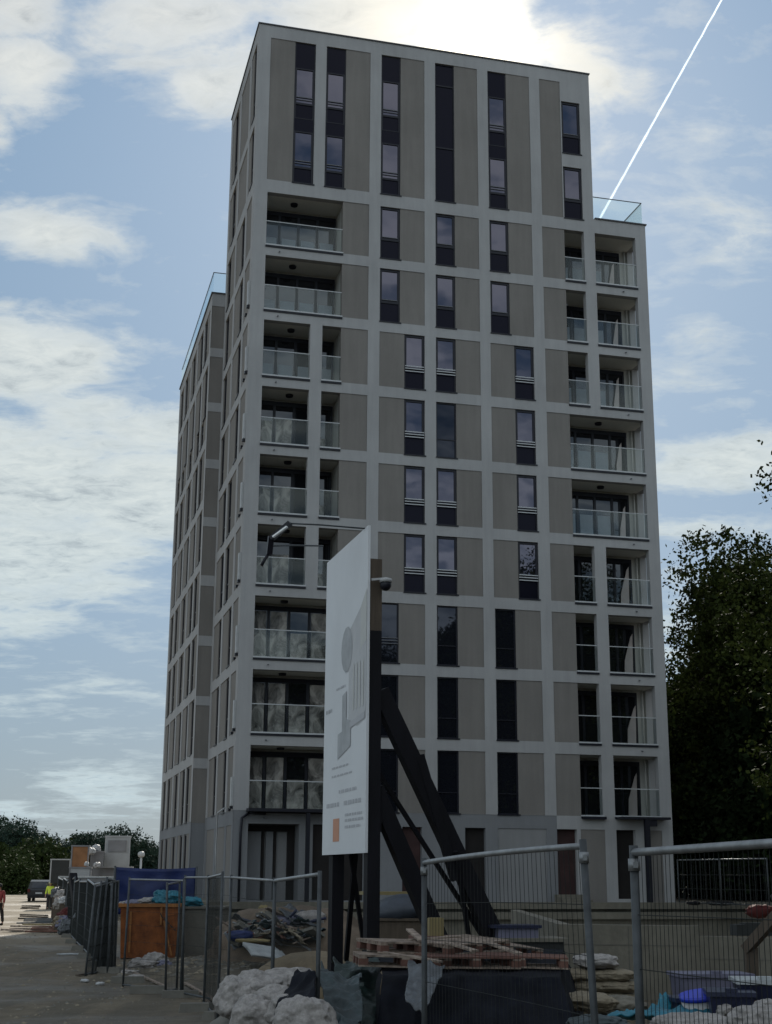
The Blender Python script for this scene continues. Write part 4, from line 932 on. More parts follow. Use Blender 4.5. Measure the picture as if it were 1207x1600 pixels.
fence_panel(h(1298, 6.35), h(992, 8.3), -0.25, at(1298, 1312, 6.35).z, -0.25, at(992, 1332, 8.3).z, label='nearest mesh fence panel running out of the photo at the right', group=GF, r=0.026, nv=40, nh=6)
fence_panel(h(500, 16.5), h(430, 19.2), -0.35, at(500, 1366, 16.5).z, -0.4, at(430, 1376, 19.2).z, nv=44, label='mesh fence panel left of the billboard, over the white sacks', group=GF, r=0.026)
fence_panel(h(430, 19.25), h(362, 22.8), -0.4, at(430, 1376, 19.25).z, -0.55, at(362, 1371, 22.8).z, nv=44, label='mesh fence panel in front of the rubbish heap', group=GF)
fence_panel(h(348, 22.0), h(326, 25.3), -0.55, at(348, 1366, 22.0).z, -0.6, at(326, 1371, 25.3).z, nv=40, label='mesh fence panel seen almost edge on in front of the tower corner', group=GF)
fence_panel(h(362, 25.4), h(290, 27.4), -0.6, at(362, 1371, 25.4).z, -0.6, at(290, 1371, 27.4).z, nv=40, label='mesh fence panel between the tower corner and the orange skip', group=GF)
fence_panel(h(288, 27.6), h(203, 29.2), -0.6, at(288, 1376, 27.6).z, -0.6, at(203, 1374, 29.2).z, nv=44, label='mesh fence panel standing before the orange skip', group=GF, leanA=-0.12, leanB=0.05)
fence_panel(h(282, 28.2), h(262, 27.2), -0.6, at(282, 1378, 28.2).z, -0.6, at(262, 1382, 27.2).z, nv=8, label='narrow leaning fence gate right of the orange skip', group=GF, leanA=-0.1, leanB=-0.25)
foot(h(290, 27.3), 0.15, 'concrete fence foot right of the leaning post'); foot(h(240, 27.9), 0.1, 'concrete fence foot left of the leaning post')
foot(h(322, 24.0), 0.15, 'concrete fence foot nearest to the white sacks'); foot(h(350, 22.5), 1.2, 'concrete fence foot under the edge on panel')
foot(h(208, 30.5), 0.15, 'concrete fence foot in front of the white litter', None)
# panels that follow the road
road = [(176, 33), (166, 36), (150, 39), (138, 43), (126, 47.5), (118, 52), (107, 58), (100, 64), (92, 70)]
lb = ['nearest dense panel left of the orange skip', 'second panel of the roadside fence, mesh doubled up', 'third panel of the roadside fence leaning left', 'fourth panel of the roadside fence', 'fifth panel of the roadside fence above the pale planks', 'sixth panel of the roadside fence', 'seventh roadside panel by the red tubs', 'eighth roadside panel by the white bags', 'ninth roadside panel near the parked car', 'last roadside fence panel beside the car']
for i in range(len(road) - 1):
    (a0, d0), (a1, d1) = road[i], road[i + 1]; dx = random.uniform(-0.1, 0.1)
    fence_panel(h(a0, d0 + .05), h(a1, d1 - .05), ZG, ZG + 2.0 + dx, ZG, ZG + 1.95 - dx, nv=36, nh=6, wr=0.005, r=0.03, label='mesh ' + lb[i], group='fence panels along the road', leanA=random.uniform(-.2, .1), leanB=random.uniform(-.2, .1))
    foot(h(a0, d0), random.uniform(-.3, .5), 'concrete foot of the ' + lb[i])
# stacked spare panels leaning together left of the skip
for i in range(3):
    fence_panel(h(150 + i * 9, 32.5 + i * .4), h(176 + i * 5, 33.8 + i * .4), ZG, at(150, 1385 - 6 * i, 33).z, ZG, at(176, 1378, 34).z, nv=26, nh=6, wr=0.006, r=0.024, label=['front', 'middle', 'rear'][i] + ' spare mesh panel of the bundle leaning left of the orange skip', group='spare fence panels', leanA=-0.35, leanB=0.1)
# park railing under the trees on the right
fence_panel(at(1060, 1370, 58), at(1125, 1370, 55), 0.6, 2.3, 0.6, 2.3, nv=13, nh=3, wr=0.008, r=0.03, label='dark park fence panel beside the tower under the trees', group='park fence under the trees')
fence_panel(at(1126, 1370, 55), at(1200, 1370, 52), 0.6, 2.3, 0.6, 2.3, nv=13, nh=3, wr=0.008, r=0.03, label='dark park fence panel at the right edge under the trees', group='park fence under the trees')

# ------------------------------------------------------------------ sheets, sacks and rubbish
def sheet(name, corners, mt, seed, label, cat, amp=0.12, n=26, fr=1.8, thick=0.015, droop=0.0, group=None, m2=None):
    A, B, C, D = [Vector(c) for c in corners]
    s_ = MB(); nr = (B - A).cross(D - A).normalized()
    def fn(u, v):
        eu = u + 0.10 * mnoise.noise(Vector((v * 3.1, seed, 1.5))) * abs(2 * u - 1); ev = v + 0.12 * mnoise.noise(Vector((u * 3.3, seed, 7.5))) * abs(2 * v - 1)
        p = A.lerp(B, eu).lerp(D.lerp(C, eu), ev); q = Vector((p.x, p.y, p.z)) * fr + Vector((seed * 5.3, 0, seed))
        nz = mnoise.noise(q * 0.8) + 0.45 * (1 - 3 * abs(mnoise.noise(Vector((q.x * 1.6, q.y, q.z * 0.7))))) + 0.13 * (1 - 3 * abs(mnoise.noise(q * 2.9)))
        return p + nr * (amp * nz) + Vector((0, 0, -droop * 4 * u * (1 - u)))
    s_.grid(fn, n, n, 0, True)
    o = s_.build(name, mt, label=label, cat=cat, group=group)
    so = o.modifiers.new('s', 'SOLIDIFY'); so.thickness = thick; return o
def sack(p, r, seed, mt, label, cat, group, rz=0.0, tilt=0.0, name='white_sack', amp=0.2):
    m = MB(); m.blob((0, 0, 0), r, seed, amp, 1.6, (64, 40), 0.86, rot=rot(tilt, 0, 0), flat=0.92)
    for i, v in enumerate(m.v):     # slack folds running over the cloth
        q = Vector(v); w = Vector((q.x * 8.5 + q.z * 3, q.y * 5.0 - q.x * 2, q.z * 4.0)) + Vector((seed * 2.7, seed, 0))
        f = 1 - 0.11 * (1 - min(1, 3.2 * abs(mnoise.noise(w)))) ** 2 - 0.05 * (1 - min(1, 3.0 * abs(mnoise.noise(w * 2.2)))) ** 2
        m.v[i] = tuple(q * f)
    o = m.build(name, mt, label=label, cat=cat, group=group); o.location = p; o.rotation_euler = (0, 0, rz)
    dm = o.modifiers.new('sub', 'SUBSURF'); dm.levels = dm.render_levels = 1
    tx = bpy.data.textures.get('creases') or bpy.data.textures.new('creases', 'CLOUDS'); tx.noise_scale = 0.07; tx.noise_depth = 3; tx.noise_type = 'HARD_NOISE'
    d = o.modifiers.new('d', 'DISPLACE'); d.texture = tx; d.strength = min(r) * 0.05; d.mid_level = 0.5; d.texture_coords = 'GLOBAL'; return o
# white sacks lower left of the billboard (resting on a heap of rubble)
heap = MB(); hp = at(440, 1600, 17.5)
heap.blob((hp.x - 0.05, hp.y + 0.6, -0.62), (1.05, 1.2, 0.72), 3, 0.12, 1.5, (30, 18), 1.0); heap.build('rubble_heap', M['concrete_dark'], label='earth and rubble heap carrying the white sacks', cat='heap')
SK = 'white sacks piled by the fence'
for i, (px, py, Y, r, rz, lbl) in enumerate([(376, 1562, 17.2, (.30, .34, .26), 0.2, 'upright white sack at the left end of the sack pile'), (405, 1548, 17.3, (.40, .34, .22), 0.5, 'white woven sack lying on the left shoulder of the pile'),
        (452, 1538, 17.6, (.38, .32, .20), -0.2, 'white woven sack highest on the pile'), (428, 1574, 16.6, (.30, .30, .24), 0.9, 'folded white sack below the highest one'), (400, 1590, 16.4, (.30, .28, .25), 0.1, 'lowest white sack behind the near fence posts'),
        (452, 1583, 16.2, (.26, .28, .20), 0.4, 'pale sack with a rounded top under the dark sheet'), (475, 1595, 15.6, (.36, .30, .24), -0.3, 'white sack at the bottom right of the pile')]):
    sack(at(px, py, Y), r, i + 1, M['sack'], lbl, 'sack', SK, rz)
sheet('plastic_sheet', [at(424, 1588, 15.6), at(494, 1564, 15.5), at(496, 1520, 16.6), at(466, 1520, 16.9)], M['black_sheet'], 3, 'dark plastic sheet lying over the white sacks', 'plastic sheet', 0.06, 20, 3)
sheet('tarpaulin', [at(503, 1600, 16.0), at(560, 1605, 15.8), at(566, 1522, 18.0), at(503, 1512, 18.0)], M['teal_dk'], 5, 'crumpled grey green tarpaulin at the foot of the billboard', 'tarpaulin', 0.13, 80, 2.6)
sheet('tarpaulin', [at(520, 1600, 17.0), at(600, 1610, 17.0), at(590, 1500, 20.5), at(520, 1500, 20.5)], M['green_dk'], 6, 'dark green tarpaulin around the billboard posts', 'tarpaulin', 0.16, 80, 2.0)
# black covered block (ballast) with its sheet: a box mound with pleated sides
bl = MB()
x0, x1 = at(590, 1520, 16.8).x, at(905, 1600, 15.8).x
tp = at(700, 1506, 18.2)
TA, TB, TC, TD = at(598, 1512, 17.6), at(876, 1507, 17.2), at(880, 1478, 24.0), at(590, 1478, 24.5)
BA, BB = at(585, 1640, 16.4), at(912, 1640, 15.9)
for q in (TA, TB): pass
zt_ = 0.44
def blk(u, v):    # v 0..0.5 front skirt, 0.5..1 top
    if v < 0.5:
        w = v / 0.5; p = BA.lerp(BB, u).lerp(TA.lerp(TB, u), w)
        p.z = -0.3 + (zt_ + 0.3) * w
        p.y += 0.05 * math.sin(u * 60 + 3 * mnoise.noise(Vector((u * 9, w * 2, 0)))) * (1 - w * 0.7) + 0.16 * mnoise.noise(Vector((u * 7, w * 2, 4)))
    else:
        w = (v - 0.5) / 0.5; p = TA.lerp(TB, u).lerp(TD.lerp(TC, u), w); p.z = zt_ + 0.03 * mnoise.noise(Vector((u * 8, w * 8, 1)))
    return p
bl.grid(blk, 120, 40)
def blk_r(u, v): # right side
    p = BB.lerp(Vector((TC.x + .3, TC.y, 0)), u).lerp(TB.lerp(TC, u), v); p.z = -0.3 + (zt_ + 0.3) * v; p.x += 0.05 * mnoise.noise(Vector((u * 6, v * 3, 8))); return p
bl.grid(blk_r, 30, 12)
def blk_l(u, v):
    p = BA.lerp(Vector((TD.x - .3, TD.y, 0)), u).lerp(TA.lerp(TD, u), v); p.z = -0.3 + (zt_ + 0.3) * v; p.x += 0.08 * mnoise.noise(Vector((u * 6, v * 3, 8))); return p
bl.grid(blk_l, 30, 12)
bl.build('covered_block', M['black_sheet'], label='large ballast block wrapped in black plastic sheet behind the near fence', cat='covered block')
sheet('plastic_sheet', [at(636, 1575, 16.0), at(668, 1580, 15.9), at(694, 1504, 17.3), at(636, 1502, 17.4)], M['grey_sheet'], 9, 'torn grey translucent sheet hanging over the left end of the black block', 'plastic sheet', 0.08, 24, 3)
# pallets on the block
def pallet(loc, rz, tx, ty, label, mt=None, s=1.0):
    e = empty('wooden_pallet', loc, rz, label, 'pallet', 'wooden pallets on the black block'); e.rotation_euler = (tx, ty, rz); e.scale = (s, s, s)
    for i in range(7): m = MB(); m.box(-0.6, 0.6, -0.4 + i * 0.122, -0.4 + i * 0.122 + 0.085, 0.122, 0.144); m.build('deck_board', mt or M['wood'], e)
    for x in (-0.6, -0.05, 0.5): m = MB(); m.box(x, x + 0.1, -0.4, 0.4, 0.10, 0.121); m.build('cross_board', M['wood'], e)
    for y in (-0.4, -0.05, 0.3): m = MB(); m.box(-0.6, 0.6, y, y + 0.1, 0.0, 0.02); m.build('base_board', M['wood'], e)
    for x in (-0.6, -0.06, 0.48):
        for y in (-0.4, -0.06, 0.28): m = MB(); m.box(x, x + 0.12, y, y + 0.12, 0.021, 0.099); m.build('block', M['wood_red'], e)
def onblk(px, Y): p = at(px, 1400, Y); return (p.x, p.y, zt_ + 0.03)
pallet(onblk(628, 18.9), 0.12, 0, 0.03, 'pale pallet at the left end of the black block')
pallet((onblk(640, 19.4)[0], onblk(640, 19.4)[1], zt_ + 0.18), 0.42, 0.02, 0.03, 'upper pale pallet stacked at the left end')
pallet(onblk(728, 18.8), 0.28, 0.0, 0.02, 'reddish pallet in the middle of the black block', M['wood_red'])
pallet((onblk(716, 19.6)[0], onblk(716, 19.6)[1], zt_ + 0.19), 0.75, 0.06, -0.03, 'tilted pallet on top of the middle one')
pallet(onblk(812, 19.0), -0.08, 0.0, 0.02, 'pallet at the right end of the black block', M['wood_red'])
pallet((onblk(768, 20.6)[0], onblk(768, 20.6)[1], zt_ + 0.12), 0.6, 0.08, 0.1, 'slanting pallet at the foot of the struts')
for i, (a, b, lbl) in enumerate([((700, 1473, 18.2), (744, 1486, 17.6), 'short pale plank lying across the middle pallet'), ((760, 1472, 18.6), (812, 1490, 17.8), 'pale plank sloping down to the right of the struts'), ((600, 1488, 17.9), (690, 1503, 17.5), 'long pale plank at the front of the left pallet'), ((662, 1466, 18.8), (722, 1464, 18.8), 'thin plank behind the fence post'), ((640, 1452, 20), (660, 1470, 19), 'short broken board between the pallets')]):
    m = MB(); m.beam(at(*a), at(*b), 0.10, 0.022); m.build('plank', M['wood'], label=lbl, cat='plank', group='loose planks')
m = MB(); p = at(681, 1450, 20.5); m.obox((p.x, p.y, p.z), 0.10, 0.08, 0.135, rotz(0.2)); m.obox((p.x, p.y, p.z + 0.137), 0.09, 0.07, 0.004, rotz(0.2)); m.build('timber_block', M['wood_yellow'], label='squared yellow timber block standing among the pallets', cat='timber block')
m = MB(); p = at(681, 1462, 20.5); m.obox((p.x, p.y, (p.z + zt_) / 2 - 0.02), 0.35, 0.2, max(0.03, (p.z - zt_) / 2 + 0.02), rotz(0.2)); m.obox((p.x + .05, p.y - .21, (p.z + zt_) / 2 - 0.02), 0.3, 0.01, 0.03, rotz(0.2)); m.build('crate', M['wood_red'], label='low reddish wooden crate under the yellow block', cat='crate')
# blue wrapped round bundle behind the posts and the yellow board
m = MB(); p = at(622, 1424, 33); m.blob((p.x, p.y, p.z), (0.75, 0.6, 0.36), 4, 0.1, 1.5, (30, 18), 1.0, rot=rot(0, -0.15, 0))
m.build('covered_bundle', mat('slate_blue_tarpaulin', (0.03, 0.038, 0.052), 0.5, 0.4, 3, 0.4, 8), label='rounded bundle under a slate blue tarpaulin behind the billboard post', cat='covered bundle')
m = MB(); p = at(622, 1445, 33); m.box(p.x - .8, p.x + .8, p.y - .5, p.y + .5, ZG - .05, p.z + 0.1); m.box(p.x - .85, p.x + .85, p.y - .55, p.y + .55, p.z + .1, p.z + .16); m.build('timber_stack', M['brownwood'], label='dark stack of timber below the blue bundle', cat='timber stack')
tb = empty('work_bench', tuple(at(620, 1395, 36).xy) + (ZG,), 0.2, 'yellow topped work bench in front of the ground floor doors', 'bench')
zb_ = at(620, 1393, 36).z - ZG
m = MB(); m.box(-.9, .65, -.3, .3, zb_ - .08, zb_); m.build('top', M['wood_yellow'], tb)
for x in (-.8, .5):
    for y in (-.25, .2):
        m = MB(); m.box(x, x + .07, y, y + .07, 0, zb_ - .08); m.build('leg', M['brownwood'], tb)
# dark stone box with a pale top, right of the struts
cr_ = empty('storage_box', tuple(at(818, 1500, 25).xy) + (ZG,), 0.15, 'low dark box with pale lid right of the billboard struts', 'box')
zc = at(818, 1470, 25).z - ZG; m = MB(); m.box(-.55, .62, -.4, .4, 0, zc); m.build('body', M['dark_green_box'], cr_); m = MB(); m.box(-.62, .7, -.46, .46, zc, zc + .06); m.build('lid', M['concrete'], cr_)
m = MB(); m.box(-.5, .2, -.3, .3, zc + .06, zc + .22); m.build('top_slab', M['lilac'], cr_)
m = MB(); m.box(-.62, .25, -.35, .35, zc + .22, zc + .27); m.build('cover', M['navy_pl'], cr_)
# debris heap left of the billboard
hm = MB(); hc = at(440, 1470, 36)
hm.blob((hc.x + .2, hc.y + .5, ZG - .1), (2.4, 2.2, 1.45), 6, 0.22, 1.4, (60, 30), 1.0); hm.build('earth_heap', mat('brown_earth', (0.13, 0.10, 0.075), 0.95, 0.35, 2, 0.8, 16, fine=0.3), label='brown earth heap under the building rubbish', cat='heap')
hm = MB(); h2 = at(500, 1520, 28.5); hm.blob((h2.x, h2.y, ZG - .15), (1.5, 1.3, 0.95), 8, 0.15, 1.4, (50, 24), 1.0); hm.build('sand_heap', mat('ochre_sand', (0.17, 0.135, 0.09), 0.95, 0.25, 2, 0.6, 26, fine=0.3), label='ochre sand heap beside the left billboard post', cat='heap')
rr = random.Random(5)
defs = [('plank', 'wood', (1.3, .12, .03), 'plank'), ('broken_board', 'wood_red', (.8, .25, .03), 'board'), ('plastic_pipe', 'navy_pl', (1.0, .06, .06), 'pipe'), ('cardboard', 'sandbag', (.5, .4, .03), 'cardboard'), ('insulation_slab', 'concrete_dark', (.7, .45, .08), 'slab'), ('rag', 'grey_sheet', (.8, .6, .05), 'rag'), ('metal_strip', 'steel', (1.4, .06, .03), 'metal strip'), ('green_sheet', 'teal_dk', (.7, .4, .03), 'sheet')]
seen_ = set()
def rub_label(nm, px, py):
    a = {'plank': 'pale plank', 'broken_board': 'reddish broken board', 'plastic_pipe': 'dark plastic pipe', 'cardboard': 'beige cardboard', 'insulation_slab': 'lilac grey slab', 'rag': 'crumpled grey rag', 'metal_strip': 'thin light strip', 'green_sheet': 'grey green sheet'}[nm]
    b = pos_words[min(7, int((px - 372) / 118 * 8))]; c = 'high' if py < 1448 else ('half way up' if py < 1460 else 'low')
    l = '%s lying %s %s of the rubbish heap' % (a, c, b)
    for x in ('', ', upper', ', second', ', tilted', ', third', ', last'):
        if l + x not in seen_: break
    seen_.add(l + x); return l + x
pos_words = ['at the left foot', 'on the left slope', 'near the top left', 'just left of the crest', 'at the crest', 'right of the crest', 'on the right slope', 'at the right foot']
for i in range(84):
    nm, mk, sz, ct_ = defs[i % 8]; px = 372 + 118 * ((i * 0.618) % 1); 
    py = 1468 - 44 * math.sin(math.pi * min(1, max(0, (px - 350) / 170))) * rr.uniform(0.1, 1.0); Y = 34.3 + (1470 - py) / 30 + rr.uniform(-.2, .2)
    mk = ['concrete', 'sandbag', 'corr', 'wood'][i % 4] if i % 5 == 0 and nm not in ('plastic_pipe', 'green_sheet', 'plank', 'rag', 'broken_board', 'cardboard', 'insulation_slab') else mk; c = at(px, py, Y); m = MB(); r = rot(rr.uniform(-.7, .7), rr.uniform(-.6, .6), rr.uniform(-1.2, 1.2)); L0 = sz[0] * rr.uniform(.4, 1.1)
    if ct_ == 'pipe': m.tube([r @ Vector((-L0 / 2, 0, 0)), r @ Vector((0, 0, .05)), r @ Vector((L0 / 2, 0, 0))], .035, 8)
    elif ct_ in ('rag', 'sheet', 'cardboard'):
        m.grid(lambda u, v: r @ Vector(((u - .5) * L0, (v - .5) * sz[1], 0.09 * mnoise.noise(Vector((u * 3, v * 3, i))) + 0.03 * mnoise.noise(Vector((u * 9, v * 9, i))))), 12, 12)
    else: m.obox((0, 0, 0), L0 / 2, sz[1] / 2, sz[2] / 2, r)
    o = m.build(nm, M[mk], label=rub_label(nm, px, py), cat=ct_, group='rubbish on the earth heap'); o.location = c
    if ct_ in ('rag', 'sheet', 'cardboard'): o.modifiers.new('s', 'SOLIDIFY').thickness = 0.012
# white corrugated sheets, blue and yellow pieces at the front of the heap
for i, (px, py, Y, rz_, lbl) in enumerate([(412, 1484, 33.4, 0.5, 'white corrugated sheet at the front of the heap'), (418, 1490, 33.0, 0.35, 'lower white corrugated sheet at the front of the heap')]):
    m = MB(); m.grid(lambda u, v: rot(0.25, 0.15, rz_) @ Vector(((u - .5) * .85, (v - .5) * .6, 0.035 * math.sin(v * 40))), 4, 64); o = m.build('corrugated_sheet', M['corr'], label=lbl, cat='sheet', group='corrugated sheets'); o.location = at(px, py, Y); o.modifiers.new('s', 'SOLIDIFY').thickness = .01
for i, (px, py, Y, mk, s, lbl) in enumerate([(376, 1462, 34.2, 'blue', (.3, .22, .12), 'bright blue crumpled bag at the left of the heap'), (395, 1470, 33.8, 'wood_yellow', (.4, .12, .05), 'yellow strip of packaging under the blue bag'), (486, 1438, 35.5, 'sack', (.36, .3, .22), 'whitish bag high on the right end of the heap'), (430, 1432, 37, 'teal_dk', (.5, .3, .12), 'dark green cover on top of the heap'), (412, 1422, 37.5, 'wood_yellow', (.14, .12, .12), 'small ochre box on top of the heap'), (447, 1443, 35.4, 'lilac', (.55, .2, .18), 'grey blue board leaning on the heap crest')]):
    m = MB(); m.blob((0, 0, 0), s, i + 20, 0.25, 2.2, (24, 14), 0.7); o = m.build('bag' if i in (0, 2) else ('cover' if i in (1, 3, 5) else 'box'), M[mk], label=lbl, cat='bag' if i in (0, 2) else 'rubbish'); o.location = at(px, py, Y)
# ---- orange skip
rz_s = 0.17
so_ = empty('orange_skip', (at(224, 1500, 38.6).x, 39.3, ZG), rz_s, 'rusty orange steel skip with a diagonal brace, heaped with bags', 'skip')
m = MB(); W_, H_, D_ = .72, 1.42, .65
def shell(mb, W, D, z0, z1, t=0.05, tw=0.06):
    mb.hexa([(-W, -D, z0), (W, -D, z0), (W, -D + t, z0), (-W, -D + t, z0), (-W - tw, -D - tw, z1), (W + tw, -D - tw, z1), (W + tw, -D + t, z1), (-W - tw, -D + t, z1)])
    mb.hexa([(-W, D - t, z0), (W, D - t, z0), (W, D, z0), (-W, D, z0), (-W - tw, D - t, z1), (W + tw, D - t, z1), (W + tw, D + tw, z1), (-W - tw, D + tw, z1)])
    mb.hexa([(-W, -D + t, z0), (-W + t, -D + t, z0), (-W + t, D - t, z0), (-W, D - t, z0), (-W - tw, -D + t, z1), (-W + t, -D + t, z1), (-W + t, D - t, z1), (-W - tw, D - t, z1)])
    mb.hexa([(W - t, -D + t, z0), (W, -D + t, z0), (W, D - t, z0), (W - t, D - t, z0), (W - t, -D + t, z1), (W + tw, -D + t, z1), (W + tw, D - t, z1), (W - t, D - t, z1)])
shell(m, W_, D_, 0.05, H_); m.box(-W_ + .05, W_ - .05, -D_ + .05, D_ - .05, .05, .15); m.build('tub', M['orange'], so_)
m = MB(); m.box(-W_ - .1, W_ + .1, -D_ - .11, -D_ - .03, H_ - .06, H_ + .03); m.box(-W_ - .1, W_ + .1, D_ + .03, D_ + .11, H_ - .06, H_ + .03); m.box(-W_ - .12, -W_ - .04, -D_ - .03, D_ + .03, H_ - .06, H_ + .03); m.box(W_ + .04, W_ + .12, -D_ - .03, D_ + .03, H_ - .06, H_ + .03); m.build('rim', M['orange_lt'], so_)
m = MB(); m.beam((0.38, -D_ - .1, 1.0), (0.62, -D_ - .05, .12), .05, .14); m.beam((-.5, -D_ - .1, 1.25), (-.5, -D_ - .03, .2), .05, .05); m.beam((0.3, -D_ - .1, 1.35), (0.3, -D_ - .08, .9), .05, .05); m.build('brace', M['orange_lt'], so_)
m = MB()
for i in range(5): m.beam((0.28 + i * .09, -D_ - .115, 1.2 - i * .10), (0.34 + i * .09, -D_ - .115, 1.08 - i * .08), .02, .03)
m.build('warning_stripes', M['dark_green_box'], so_)
for i, (px, py, Y, mk, s, lbl) in enumerate([(262, 1404, 39.2, 'teal', (.42, .3, .22), 'turquoise bag heaped on the right of the orange skip'), (232, 1410, 39.3, 'sack', (.3, .3, .14), 'pale bag in the middle of the orange skip'), (210, 1413, 39.3, 'lilac', (.3, .3, .13), 'mauve bag at the left of the orange skip'), (192, 1414, 39.2, 'sack', (.14, .2, .1), 'small white bag at the left rim of the skip'), (298, 1410, 40.5, 'teal', (.34, .3, .16), 'second turquoise bag right of the skip on the wall end')]):
    sack(at(px, py, Y), s, 40 + i, M[mk], lbl, 'bag', 'bags on the orange skip', name='rubbish_bag', amp=0.28)
# concrete block the right-hand bag lies on
m = MB(); p = at(305, 1420, 41); m.box(p.x - .7, p.x + .9, 40.2, 41.6, ZG - .1, p.z + 0.02); m.box(p.x - .74, p.x + .94, 40.15, 41.65, p.z + 0.02, p.z + .08); m.build('concrete_block', M['concrete_dark'], label='grey concrete block right of the orange skip', cat='block')
# blue tarpaulin banner on a frame behind the skip
bn = empty('blue_banner', (at(238, 1400, 41).x, 41.5, ZG), rz_s, 'deep blue tarpaulin stretched on a frame behind the orange skip', 'tarpaulin')
ztb = at(238, 1355, 41.5).z - ZG; zbb = at(238, 1412, 41.5).z - ZG
m = MB(); m.grid(lambda u, v: Vector(((u - .5) * 2.3, .05 * math.sin(u * 9) + .06 * mnoise.noise(Vector((u * 4, v * 3, 0))), zbb - .3 + (ztb - zbb + .3) * v - (0.05 * math.sin(u * 3.1) * v))), 40, 14); o = m.build('sheet', M['blue'], bn); o.modifiers.new('s', 'SOLIDIFY').thickness = .01
for x in (-1.17, 1.17): m = MB(); m.tube([(x, .0, 0), (x, .0, ztb + .03)], .03, 8); m.build('post', M['steel_dark'], bn)
# litter on the dirt beside the skip
for i, (px, py, s, lbl) in enumerate([(222, 1515, (.34, .3, .16), 'white plastic bag in front of the skip, left part'), (243, 1508, (.34, .28, .18), 'grey white bag in front of the skip, right part'), (200, 1523, (.26, .22, .07), 'flat white litter left of the bags'), (257, 1513, (.2, .2, .12), 'dark bag end at the right of the litter'), (213, 1530, (.2, .2, .06), 'thin white scrap below the bags')]):
    p = gnd(px, py, ZG); sack((p.x, p.y, ZG + s[2] * .6), s, 60 + i, M['sack'] if i != 3 else M['lilac'], lbl, 'litter', 'white litter before the skip', name='plastic_bag', amp=0.35)
for i, (px, py, mk, lbl) in enumerate([(133, 1535, 'white_pl', 'small white stone like scrap on the dirt, leftmost'), (157, 1540, 'white_pl', 'bent white scrap on the dirt'), (172, 1536, 'sandbag', 'pale scrap of paper right of the bent one'), (160, 1523, 'sandbag', 'small beige scrap above the bent one'), (215, 1512, 'sack', 'white scrap beside the bags'), (110, 1493, 'corr', 'flat white strip lying by the road')]):
    m = MB(); p = gnd(px, py, ZG); m.blob((0, 0, 0), (.09, .06, .035) if i < 5 else (.36, .07, .02), i + 70, .45, 2.4, (16, 10), .9); o = m.build('scrap', M[mk], label=lbl, cat='scrap', group='scraps on the dirt'); o.location = (p.x, p.y, gh(p.x, p.y) + .03)
for i, (a, b, lbl) in enumerate([((196, 1518), (258, 1545), 'thin pale lath lying right of the white litter'), ((290, 1540), (345, 1575), 'pale lath pointing to the white sacks'), ((120, 1528), (165, 1520), 'dark board edge in front of the leaning panels'), ((318, 1562), (342, 1592), 'short lath in the lower left foreground')]):
    p, q = gnd(*a, ZG), gnd(*b, ZG); m = MB(); m.beam((p.x, p.y, gh(p.x, p.y) + .04), (q.x, q.y, gh(q.x, q.y) + .04), .07, .03); m.build('lath', M['brownwood'] if i == 2 else M['wood'], label=lbl, cat='lath', group='laths on the dirt')

# ---- right foreground: sandbags, bucket, tubs, brace
SB = 'beige sandbags stacked by the wall'
k = 0
for lay in range(5):
    for (px, w) in ((905, .42), (952, .42)):
        p = at(px + (lay % 2) * 6 - 2, 1560 - lay * 15 if lay else 1562, 22.5)
        r = (w * 1.0, .30, .105)
        sack((p.x, p.y, ZG + 0.08 + lay * 0.165), r, 80 + k, M['sandbag'], '%s sandbag, layer %s from the bottom, in the stack at the concrete wall' % ('left' if px < 920 else 'right', ['one', 'two', 'three', 'four', 'five'][lay]), 'sandbag', SB, rz=0.1 * math.sin(k), name='sandbag', amp=0.14); k += 1
sack((at(930, 1496, 22.5).x, 22.5, ZG + .94), (.36, .28, .12), 97, M['sack'], 'pale sandbag on top of the stack', 'sandbag', SB, name='sandbag', amp=0.15)
sack(at(915, 1566, 18.5), (.42, .3, .12), 98, M['sandbag'], 'loose beige sandbag on the ground before the stack', 'sandbag', 'loose sandbags', name='sandbag'); sack(at(965, 1572, 19.5), (.4, .3, .14), 99, M['concrete'], 'grey loose bag right of the beige one', 'sandbag', 'loose sandbags', name='sandbag')
p = at(925, 1590, 16.5); m = MB(); m.blob((p.x, p.y, -.55), (1.1, 1.3, .34), 5, .15, 1.5, (30, 14), 1.0); m.build('earth_heap', M['sandbag'], label='flat sandy heap in the lower right foreground', cat='heap')
sheet('tarpaulin', [at(950, 1600, 15), at(1118, 1600, 15), at(1112, 1572, 16.5), at(985, 1572, 16.5)], M['teal'], 14, 'bright teal tarpaulin crumpled at the bottom right', 'tarpaulin', 0.10, 80, 2.4)
sheet('tarpaulin', [at(1018, 1590, 15.9), at(1050, 1590, 15.9), at(1048, 1566, 16.4), at(1030, 1562, 16.4)], M['teal'], 15, 'raised teal fold of tarpaulin beside the bucket', 'tarpaulin', 0.12, 20, 3)
sack(at(935, 1603, 13.5), (.3, .25, .1), 101, M['teal_dk'], 'green grey crumpled sheet at the bottom edge between the fence posts', 'rag', None, name='rag')
bk_ = empty('bucket', tuple(at(1101, 1590, 15.6)), 0, 'white plastic bucket with bright blue lid', 'bucket')
m = MB(); m.tube([(0, 0, -.12), (0, 0, .20)], [.155, .19], 28); m.build('body', M['white_pl'], bk_)
m = MB(); m.tube([(0, 0, .20), (0, 0, .255)], [.2, .2], 28); m.sm = [len(f) == 4 for f in m.f]; m.build('lid', M['blue_lid'], bk_); bk_.rotation_euler = (0.1, -0.14, 0); bk_.scale = (1.15, 1.15, 1.0)
